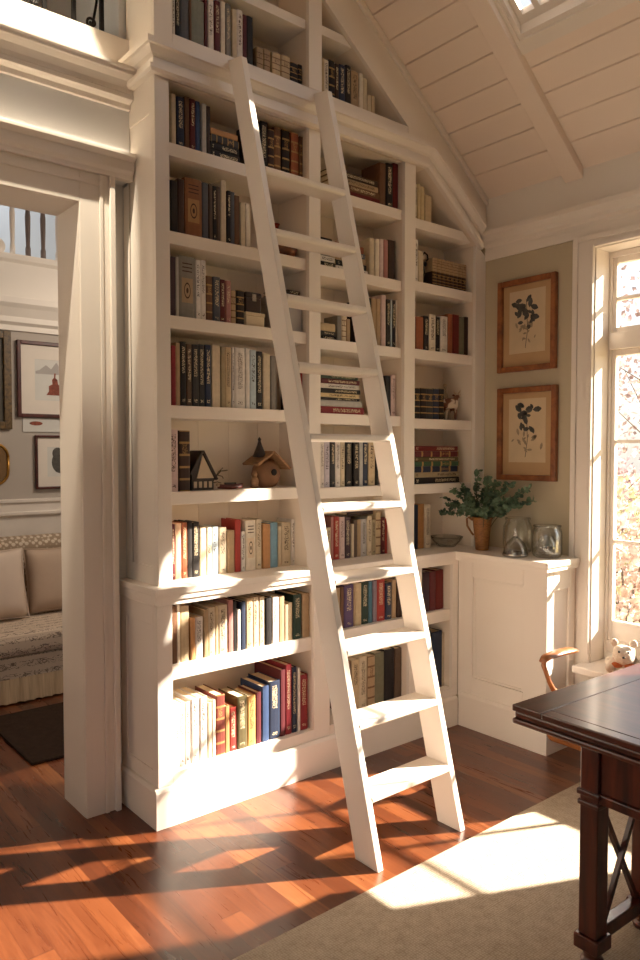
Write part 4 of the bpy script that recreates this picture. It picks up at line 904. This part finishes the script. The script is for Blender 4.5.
def wall_picture(label,y0,y1,z0,z1,seed):
    p=thing('framed_picture',label,'picture',(W-.001,(y0+y1)/2,z0),0,'framed botanical prints')
    fw=.033
    obj('frame',MB().frame('x',0,y0,y1,z0,z1,fw,W-.034,W-.002),M['goldwood'],p,bevel=.006)
    a,b,c,d=y0+fw+.0003,y1-fw-.0003,z0+fw+.0003,z1-fw-.0003
    obj('mat_board',MB().box(W-.012,W-.006,a,b,c,d),M['mattan'],p)
    a+=.042;b-=.042;c+=.072;d-=.034
    pr=obj('print',MB().box(W-.0135,W-.0122,a,b,c,d),M['printpaper'],p)
    mb,pale=botanical(seed,a,b,c,d,W-.0139)
    obj('botanical_drawing',mb,M['ink'],pr); obj('pale_leaves',pale,M['inkgrey'],pr)
    return p
wall_picture('upper of two gold-framed botanical prints, near the crown moulding',-.502,-.109,2.058,2.59,3)
wall_picture('lower of two gold-framed botanical prints, above the glass jars',-.513,-.112,1.428,1.968,8)

# ------------------------------------------------------------------ rug, table, chair, plush toy
tag(obj('rug',MB().box(-.75,1.76,-4.2,-.952,.0005,.011),M['rug'],bevel=.004),'large beige woven sisal rug under the dark table','rug')
T=thing('table','long dark mahogany table with crossed trestle supports on the rug','table',(.563,-1.4,.0112),math.radians(-2.0))
LW,LL=.86,2.2; zt=.749
mb=MB(); mb.box(0.05,LW-.05,-LL+.05,-.115,zt-.022,zt); obj('tabletop',mb,M['mahogtop'],T,local=True,bevel=.002)
obj('breadboard_end',MB().box(0,LW,-.1145,0,zt-.022,zt),M['mahogend'],T,local=True,bevel=.004)
mb=MB(); mb.box(0,.0495,-LL,-.115,zt-.022,zt); mb.box(LW-.0495,LW,-LL,-.115,zt-.022,zt); mb.box(.05,LW-.05,-LL,-LL+.0495,zt-.022,zt); obj('edge_board',mb,M['mahogtop'],T,local=True,bevel=.004)
mb=MB(); mb.box(.006,LW-.006,-LL+.006,-.006,zt-.045,zt-.0223); mb.box(.0,LW,-LL,0,zt-.064,zt-.0455); obj('edge_moulding',mb,M['mahogtop'],T,local=True,bevel=.006)
# apron
px0,py0=.012,-.25          # first post
ap0,ap1=zt-.225,zt-.0645
PW=.062
mb=MB()
mb.box(px0+.012,px0+.04,-LL+.32,py0-PW-.0005,ap0+.03,ap1); mb.box(px0+.002,px0+.046,-LL+.32,py0-PW-.0005,ap0,ap0+.03)
obj('apron',mb,M['mahog'],T,local=True,bevel=.004); mb=MB()
mb.box(LW-px0-.04,LW-px0-.012,-LL+.32,py0-PW-.0005,ap0+.03,ap1); mb.box(LW-px0-.046,LW-px0-.002,-LL+.32,py0-PW-.0005,ap0,ap0+.03)
obj('apron',mb,M['mahog'],T,local=True,bevel=.004)
mb=MB(); 
for yy in (py0-PW*.5,-LL+.28): mb.box(px0+PW+.001,LW-px0-PW-.001,yy-.014,yy+.014,ap0+.03,ap1)
obj('end_rail',mb,M['mahog'],T,local=True,bevel=.004)
posts=[px0,px0+.30,LW-px0-PW-.30,LW-px0-PW]
for yy in (py0,-LL+.25+PW):
    for i,x in enumerate(posts):
        mb=MB(); ztop=(ap1 if i in (0,3) else ap0+.03)
        y0_,y1_=yy-PW,yy
        mb.box(x,x+PW,y0_,y1_,.10,ztop)
        mb.box(x-.010,x+PW+.010,y0_-.010,y1_+.010,.055,.10)                    # block at the foot
        mb.lathe([(.030,0),(.034,.008),(.036,.02),(.026,.03),(.030,.042),(.034,.055)],c=(x+PW/2,(y0_+y1_)/2,0),n=20)
        if i in (0,3):
            mb.box(x-.008,x+PW+.008,y0_-.008,y1_+.008,ap0+.012,ap0+.03); mb.box(x-.006,x+PW+.006,y0_-.006,y1_+.006,ap0-.02,ap0-.004)
        obj('leg',mb,M['mahog'],T,local=True,bevel=.004)
    yc=yy-PW/2
    obj('stretcher',MB().box(posts[0]+PW+.0105,posts[3]-.0105,yc-.02,yc+.02,.07,.115),M['mahog'],T,local=True,bevel=.005)
    for a,b in ((posts[0]+PW,posts[1]),(posts[2]+PW,posts[3])):
        for s in (0,1):
            xa,xb=(a+.002,b-.002) if s==0 else (b-.002,a+.002)
            dx=.016 if s==0 else -.016
            mb=MB(); yo=.007 if s else -.007
            z0_,z1_=.1155,ap0-.03
            mb.prism([(xa,z0_),(xa+dx*1.2,z0_),(xb,z1_-.0),(xb-dx*1.2,z1_)],'y',yc-.007+yo,yc+.007+yo)
            obj('cross_brace',mb,M['mahog'],T,local=True)
    obj('upper_rail',MB().box(posts[0]+PW+.001,posts[3]-.001,yc-.016,yc+.016,ap0-.03,ap0+.0),M['mahog'],T,local=True,bevel=.004) if yy!=py0 else obj('upper_rail',MB().box(posts[0]+PW+.001,posts[3]-.001,yc-.016,yc+.016,ap0-.03,ap0+.02),M['mahog'],T,local=True,bevel=.004)

# low armchair drawn up to the far side of the table
CH=thing('armchair','honey brown wooden armchair with one curved arm, between table and corner cabinet','chair',(1.81,-.995,.0113))
mb=MB(); mb.prism([(-.21,-.155),(-.17,-.17),(.06,-.17),(.1,-.14),(.1,.14),(.06,.17),(-.17,.17),(-.21,.155)],'z',.39,.42); obj('seat',mb,M['chairwood'],CH,local=True,bevel=.01)
obj('seat_apron',MB().prism([(-.2,.3895),(-.215,.30),(-.215,.23),(-.18,.19),(-.13,.2),(-.06,.25),(.02,.26),(.07,.29),(.08,.3895)],'y',-.15,.15),M['chairwood'],CH,local=True,bevel=.01)
obj('pedestal',MB().lathe([(.07,0),(.08,.012),(.08,.03),(.05,.05),(.026,.09),(.024,.2),(.05,.24),(.06,.26)],n=24),M['chairwood'],CH,local=True)
for sy_ in (1,):
    mb=MB(); y=sy_*.165
    mb.tube([(-.225,y,.580),(-.19,y,.596),(-.1,y,.600),(-.03,y,.598),(.02,y,.595),(.05,y*.98,.590)],.02,10,rad=[.018,.03,.034,.036,.036,.026],sy=.4); obj('arm',mb,M['chairwood'],CH,local=True)
    obj('arm_post',MB().tube([(-.205,y,.582),(-.212,y,.56),(-.195,y,.53),(-.165,y,.475),(-.135,y*.98,.43),(-.125,y*.95,.4205)],.012,10,rad=[.012,.012,.011,.011,.013,.014]),M['chairwood'],CH,local=True)
    pass
obj('low_backrest',MB().tube([(.06,-.13,.41),(.085,-.08,.44),(.09,0,.445),(.085,.08,.44),(.06,.13,.41)],.015,10,sy=.8),M['chairwood'],CH,local=True)

B=thing('teddy_bear','cream plush bear with rust scarf lying on the window sill','plush toy',(2.17,-.925,.4558),.5)
vs=[(.06,0,.062),(.0,0,.068),(-.04,0,.085),(-.075,0,.112),(-.118,0,.098),(-.04,.06,.045),(-.10,.066,.026),(-.04,-.06,.045),(-.10,-.066,.026),(.06,.05,.04),(.03,.09,.028),(.06,-.05,.04),(.03,-.09,.028)]
ed=[(0,1),(1,2),(2,3),(3,4),(2,5),(5,6),(2,7),(7,8),(0,9),(9,10),(0,11),(11,12)]
ra=[.058,.056,.038,.056,.03,.027,.024,.027,.024,.03,.026,.03,.026]
skin('body',vs,ed,ra,M['plush'],B)
for s_ in (1,-1): obj('ear',MB().ell((-.06,s_*.046,.163),(.012,.02,.02)),M['plush'],B,local=True)
mb=MB(); mb.ell((-.118,.022,.130),(.005,.006,.006),nu=10,nv=6); mb.ell((-.118,-.022,.130),(.005,.006,.006),nu=10,nv=6); mb.ell((-.140,0,.108),(.006,.008,.006),nu=10,nv=6); obj('eyes_and_nose',mb,M['iron'],B,local=True)
mb=MB(); mb.lathe([(.040,-.012),(.05,-.004),(.05,.010),(.042,.016),(.036,.0)],c=(0,0,0),n=24,closed=True); mb.xform(Matrix.Translation((-.043,0,.086))@Matrix.Rotation(-.95,4,'Y')); mb.ell((-.075,.03,.052),(.014,.028,.016)); mb.ell((-.075,-.03,.052),(.014,.028,.016)); obj('scarf',mb,M['rustcloth'],B,local=True)

# ------------------------------------------------------------------ balcony railing
ir=thing('balcony_railing','black wrought iron railing with scrolls on the balcony edge','railing',(-1.5,.30,3.396))
obj('bottom_rail',MB().box(-1.3,-.035,.29,.312,3.3965,3.412),M['iron'],ir)
obj('top_rail',MB().box(-1.3,-.035,.286,.316,4.27,4.30),M['iron'],ir,bevel=.004)
x=-.095; k=0
while x>-1.25:
    if k%2==0:
        obj('bar',MB().box(x-.008,x+.008,.293,.309,3.4125,4.2695),M['iron'],ir)
        # scroll to the left of the bar
        cxs,czs=x-.045,3.452
        pts=[]
        for i in range(26):
            a=i/25*2.6*PI; r_=.006+.019*i/25
            pts.append((cxs+r_*math.cos(a+PI*.9),.301,czs+r_*math.sin(a+PI*.9)))
        e=pts[-1]
        pts+= [(e[0]+.006,.301,e[2]+.03),(x-.022,.301,3.55),(x-.03,.301,3.62),(x-.05,.301,3.66)]
        obj('scroll',MB().tube(pts,.006,7),M['iron'],ir)
    else:
        obj('bar',MB().box(x-.008,x+.008,.293,.309,3.4125,4.2695),M['iron'],ir)
    x-=.125; k+=1

# ------------------------------------------------------------------ sitting room beyond the opening
so=thing('sofa','cream sofa covered in handwriting-print fabric beyond the opening','sofa',(-.45,2.4,0))
SX0,SX1=-1.5,.75
obj('base',MB().box(SX0+.02,SX1-.02,1.97,2.84,.06,.29),M['script'],so,bevel=.01)
mb=MB(); mb.box(SX0+.01,SX1-.01,1.945,2.56,.291,.44); obj('seat_cushion',mb,M['script'],so,bevel=.045)
mb=MB(); n=120; vs=[];fs=[]
for i in range(n+1):
    x=SX0+(SX1-SX0)*i/n; w_=.012*math.sin(i*2.1)+.006*math.sin(i*5.3)
    vs+=[(x,1.955+.2*w_,.16),(x,1.935+w_,.012)]
for i in range(n): fs.append((i*2,i*2+1,i*2+3,i*2+2))
mb.add(vs,fs,0,True); obj('skirt',mb,M['skirt'],so)
mb=MB(); mb.prism([(2.565,.292),(2.84,.292),(2.84,.93),(2.80,.975),(2.72,.975),(2.66,.93)],'x',SX0,SX1); obj('backrest',mb,M['trellis'],so,bevel=.03)
mb=MB(); mb.box(SX1,SX1+.16,1.97,2.84,.06,.62); mb.box(SX0-.16,SX0,1.97,2.84,.06,.62); obj('armrest',mb,M['script'],so,bevel=.05)
def cushion(label,loc,r,rot,mat):
    c=thing('pillow',label,'pillow',loc,0); c.rotation_euler=rot
    mb=MB(); n=16; vs=[];fs=[]
    for side in (1,-1):
        for i in range(n+1):
            for j in range(n+1):
                u=-1+2*i/n; v_=-1+2*j/n
                e=(1-u**4)*(1-v_**4); pin=1-.07*(1-abs(u*v_))*0
                vs.append((u*r[0]*(1-.06*(1-v_*v_)*abs(u)),side*r[1]*max(0,e)**.55,v_*r[2]*(1-.06*(1-u*u)*abs(v_))))
    for s in range(2):
        o=s*(n+1)**2
        for i in range(n):
            for j in range(n): 
                a=o+i*(n+1)+j; fs.append((a,a+1,a+n+2,a+n+1))
    mb.add(vs,fs,0,True); obj('cover',mb,mat,c,local=True,weld=True)
    mb=MB(); mb.tube([(-r[0],0,-r[2]),(-r[0]*.94,0,0),(-r[0],0,r[2]),(0,0,r[2]*.94),(r[0],0,r[2]),(r[0]*.94,0,0),(r[0],0,-r[2]),(0,0,-r[2]*.94),(-r[0],0,-r[2])],.006,6); obj('piping',mb,mat,c,local=True)
    return c
cushion('large plump cream pillow leaning on the sofa back at far left',(-.01,2.43,.682),(.25,.1,.24),(-.25,0,.05),M['pillow'])
cushion('tan pillow half hidden by the door casing on the sofa',(.465,2.50,.675),(.2,.085,.23),(-.25,0,-.08),M['pillowdk'])
tag(obj('doormat',MB().box(-.235,1.4,.93,1.75,.0005,.016),M['mat'],bevel=.004),'dark brown mat on the floor in front of the sofa','mat')

def far_pic(label,x0,x1,z0,z1,fw,fmat,inner,name='framed_picture',cat='picture'):
    p=thing(name,label,cat,((x0+x1)/2,FY-.001,z0)); y1=FY-.001
    obj('frame',MB().frame('y',0,x0,x1,z0,z1,fw,y1-.03,y1),fmat,p,bevel=.004)
    return p
p=far_pic('oxblood-framed print with white mat, partly hidden by door casing',.36,.95,1.855,2.435,.028,M['redframe'],None)
obj('mat_board',MB().frame('y',0,.3885,.9215,1.8835,2.4065,.105,FY-.014,FY-.003),M['matwhite'],p)
pr=obj('print',MB().box(.494,.816,FY-.012,FY-.004,1.989,2.301),M['printwhite'],p)
mb=MB(); y=FY-.0125
mb.add([(.50,y,2.19),(.81,y,2.19),(.81,y,2.22),(.73,y,2.27),(.70,y,2.23),(.66,y,2.285),(.62,y,2.23),(.58,y,2.26),(.53,y,2.22),(.50,y,2.21)],[tuple(range(10))]); obj('grey_skyline',mb,M['boxgrey'],pr)
mb=MB(); y=FY-.013
mb.add([(.58,y,2.03),(.70,y,2.03),(.715,y,2.06),(.70,y,2.10),(.672,y,2.115),(.668,y,2.15),(.652,y,2.165),(.655,y,2.20),(.643,y,2.20),(.64,y,2.165),(.625,y,2.15),(.628,y,2.115),(.60,y,2.10),(.60,y,2.06)],[tuple(range(14))]); obj('red_figure',mb,M['printred'],pr)
p=far_pic('small white-matted picture in thin oxblood frame, lower right by casing',.487,.95,1.305,1.722,.018,M['redframe'],None)
obj('mat_board',MB().frame('y',0,.5055,.9315,1.3235,1.7035,.075,FY-.014,FY-.003),M['matwhite'],p)
pr=obj('print',MB().box(.581,.856,FY-.012,FY-.004,1.399,1.628),M['printwhite'],p)
obj('dark_figure',MB().ell((.68,FY-.0125,1.51),(.065,.0004,.085)).ell((.66,FY-.0126,1.58),(.04,.0004,.045)),M['ink'],pr)
p=thing('print','unframed pale print with red mark, pinned below the oxblood frame','print',(.55,FY-.001,1.745))
obj('paper',MB().box(.40,.72,FY-.008,FY-.002,1.745,1.85),M['printwhite'],p); obj('red_mark',MB().ell((.50,FY-.0085,1.81),(.05,.0004,.016)),M['printred'],p)
p=far_pic('large dark painting in an old gilt frame at the far left',-.45,.318,1.762,2.49,.055,M['gilt'],None,'framed_painting','painting')
obj('canvas',MB().box(-.3945,.2625,FY-.012,FY-.004,1.8175,2.4345),M['darkcanvas'],p)
p=thing('mirror','gold-rimmed mirror with rounded corners below the dark painting','mirror',(0,FY-.001,1.36))
def rr(x0,x1,z0,z1,r,n=6):
    o=[]
    for cx_,cz_,a0 in ((x1-r,z1-r,0),(x0+r,z1-r,PI/2),(x0+r,z0+r,PI),(x1-r,z0+r,1.5*PI)):
        for k in range(n+1): a=a0+PI/2*k/n; o.append((cx_+r*math.cos(a),cz_+r*math.sin(a)))
    return o
obj('glass',MB().prism(rr(-.27,.275,1.36,1.64,.09),'y',FY-.012,FY-.003),M['mirror'],p)
oo=rr(-.28,.287,1.348,1.652,.1); mb=MB(); mb.tube([(a,FY-.014,b) for a,b in oo+oo[:1]],.011,8); obj('rim',mb,M['brass'],p)
# landing balusters
sr=thing('landing_railing','white and dark balusters along the landing above the sitting room','railing',(0,3.0,3.0505))
for i in range(-9,6):
    x=.36+i*.115
    w_=.016
    mb=MB().lathe([(.02,0),(.02,.06),(.015,.08),(.019,.2),(.021,.3),(.015,.36),(.018,.4),(.017,.85)],c=(x,2.99,3.0505+.03),n=12)
    obj('baluster',mb,M['balus'] if i%3 else M['paint'],sr)
obj('newel_cap',MB().ell((.235,2.93,3.11),(.055,.02,.06)),M['paint'],sr); obj('bottom_rail',MB().box(-2.0,1.05,2.96,3.02,3.0505,3.08),M['paint'],sr); obj('handrail',MB().box(-2.0,1.05,2.955,3.025,3.931,3.98),M['toy'],sr,bevel=.01)
SUN_E,SKY_E,ROOM_E,SPOT_E,EXPO,WB=26.0,.085,16,450,.5,6650

# ------------------------------------------------------------------ outside
tag(obj('lawn',MB().box(2.42,60,-40,60,-.5,-.35),M['grass']),'pale dry lawn beyond the window','lawn',kind='structure')
ro=random.Random(21)
def shrub(label,x,y,h,rad,mat,nl,ls,name='shrub',cat='shrub',z0=-.35,trunk=True,low=.1):
    t=thing(name,label,cat,(x,y,z0),0,'shrubs and trees outside the window')
    br=MB()
    br.tube([(0,0,0),(.03,.02,h*.35),(-.02,.03,h*.7)],.05,7,rad=[.035*h/2+.01,.025*h/2,.008])
    for k in range(9):
        a=ro.uniform(0,2*PI); e=Vector((math.cos(a)*rad*.8,math.sin(a)*rad*.8,h*ro.uniform(.45,.95))); s=Vector((0,0,h*ro.uniform(.1,.45)))
        br.tube([s,s.lerp(e,.5)+Vector((0,0,.08*h)),e],.01,5,rad=[.014,.009,.003])
    obj('branches',br,M['bark'],t,local=True)
    mb=MB()
    for k in range(nl):
        while True:
            p=Vector((ro.uniform(-1,1),ro.uniform(-1,1),ro.uniform(-1,1)))
            if p.length<1: break
        q=Vector((p.x*rad,p.y*rad,h*(.5+low)+p.z*h*(.5-low/2)))
        if q.z<.02: continue
        d=Vector((ro.gauss(0,1),ro.gauss(0,1),ro.gauss(0,1))).normalized(); n_=Vector((ro.gauss(0,1),ro.gauss(0,1),ro.gauss(0,1)))
        L=ls*ro.uniform(.6,1.3); s=d.cross(n_).normalized()*L*.4
        mb.add([q,q+d*L*.5+s,q+d*L,q+d*L*.5-s],[(0,1,2,3)])
    obj('foliage',mb,mat,t,local=True)
shrub('low golden autumn bush just outside the window',4.2,.15,1.5,.6,M['autumn'],1700,.07)
shrub('russet bush right of the golden bush outside',5.2,-1.0,1.4,.6,M['autumn2'],1500,.07)
shrub('pale green bush behind the golden bush outside',5.8,1.3,1.6,.8,M['palegreen'],1500,.08)
shrub('russet bush at the back of the garden, left of the bare tree',7.5,2.4,2.0,1.0,M['autumn2'],1800,.09)
shrub('tall mauve twiggy tree seen through the middle panes',7.0,.9,3.9,1.2,M['mauve'],2000,.07,'tree','tree',low=.25)
shrub('tall bare mauve tree at the far end of the garden',11,5.6,4.6,1.6,M['mauve'],2400,.09,'tree','tree',low=.25)
shrub('pale green tree far away behind the mauve trees',15,3.6,4.8,1.9,M['palegreen'],2200,.11,'tree','tree',low=.2)

# ------------------------------------------------------------------ light
sd=Vector((-1,.47,-.63)).normalized()
L_=bpy.data.lights.new('sun','SUN'); L_.energy=SUN_E; L_.angle=math.radians(.9); L_.color=(1.0,.85,.70)
o=bpy.data.objects.new('sun',L_); COL.objects.link(o); o.location=(8,-4,7); o.rotation_euler=sd.to_track_quat('-Z','Y').to_euler()
wd=bpy.data.worlds.new('sky'); SC.world=wd; wd.use_nodes=True; nt=wd.node_tree
sk_=N(nt,'ShaderNodeTexSky',sky_type='NISHITA'); sk_.sun_disc=False; sk_.sun_elevation=math.radians(32); sk_.sun_rotation=math.radians(113); sk_.altitude=50; sk_.dust_density=2.0
_c=mixc(nt,1.0,sk_.outputs[0],(6.0,5.9,5.7,1),'ADD'); nt.links.new(_c,nt.nodes['Background'].inputs[0]); nt.nodes['Background'].inputs[1].default_value=SKY_E
def area(name,loc,target,size,power,col,sy=None):
    l=bpy.data.lights.new(name,'AREA'); l.energy=power; l.color=col; l.size=size
    if sy: l.shape='RECTANGLE'; l.size_y=sy
    o=bpy.data.objects.new(name,l); COL.objects.link(o); o.location=loc; o.rotation_euler=(Vector(target)-Vector(loc)).to_track_quat('-Z','Y').to_euler(); return o
area('sitting_room_fill',(1.3,1.5,2.9),(.0,2.6,.9),.6,ROOM_E,(1,.84,.68))  # fill light added to brighten the sitting room, no fitting behind it
area('landing_fill',(.2,3.55,4.5),(.2,3.6,3.0),.4,12,(.9,.95,1))  # added fill that lifts the blue wall behind the balusters
sp=bpy.data.lights.new('balcony_edge_fill','SPOT'); sp.energy=SPOT_E; sp.color=(1,.88,.68); sp.spot_size=math.radians(26); sp.spot_blend=.25; sp.shadow_soft_size=.02  # added spot, makes the bright patch on the balcony edge board
o=bpy.data.objects.new('balcony_edge_fill',sp); COL.objects.link(o); o.location=(-.75,-.28,4.55); o.rotation_euler=(Vector((-.46,.235,3.31))-Vector(o.location)).to_track_quat('-Z','Y').to_euler()

# ------------------------------------------------------------------ camera
cam=bpy.data.cameras.new('camera'); cam.sensor_fit='VERTICAL'; cam.sensor_height=36; cam.lens=750/960*36; cam.clip_start=.02
co=bpy.data.objects.new('camera',cam); COL.objects.link(co)
ya,pi_=math.radians(39.5796),math.radians(2.2304)
F=Vector((math.sin(ya)*math.cos(pi_),math.cos(ya)*math.cos(pi_),-math.sin(pi_)))
co.location=(-1.4951,-2.8894,1.6); co.rotation_euler=F.to_track_quat('-Z','Y').to_euler()
SC.camera=co
SC.view_settings.view_transform='Standard'; SC.view_settings.look='None'; SC.view_settings.exposure=EXPO
SC.cycles.use_denoising=True
SC.view_settings.use_white_balance=True; SC.view_settings.white_balance_temperature=WB; SC.view_settings.white_balance_tint=12; SC.view_settings.gamma=1.05
SC.cycles.max_bounces=14; SC.cycles.diffuse_bounces=7; SC.cycles.transparent_max_bounces=24
SC.cycles.sample_clamp_indirect=6
for o in bpy.data.objects:
    if '_o' in o.keys(): del o['_o']
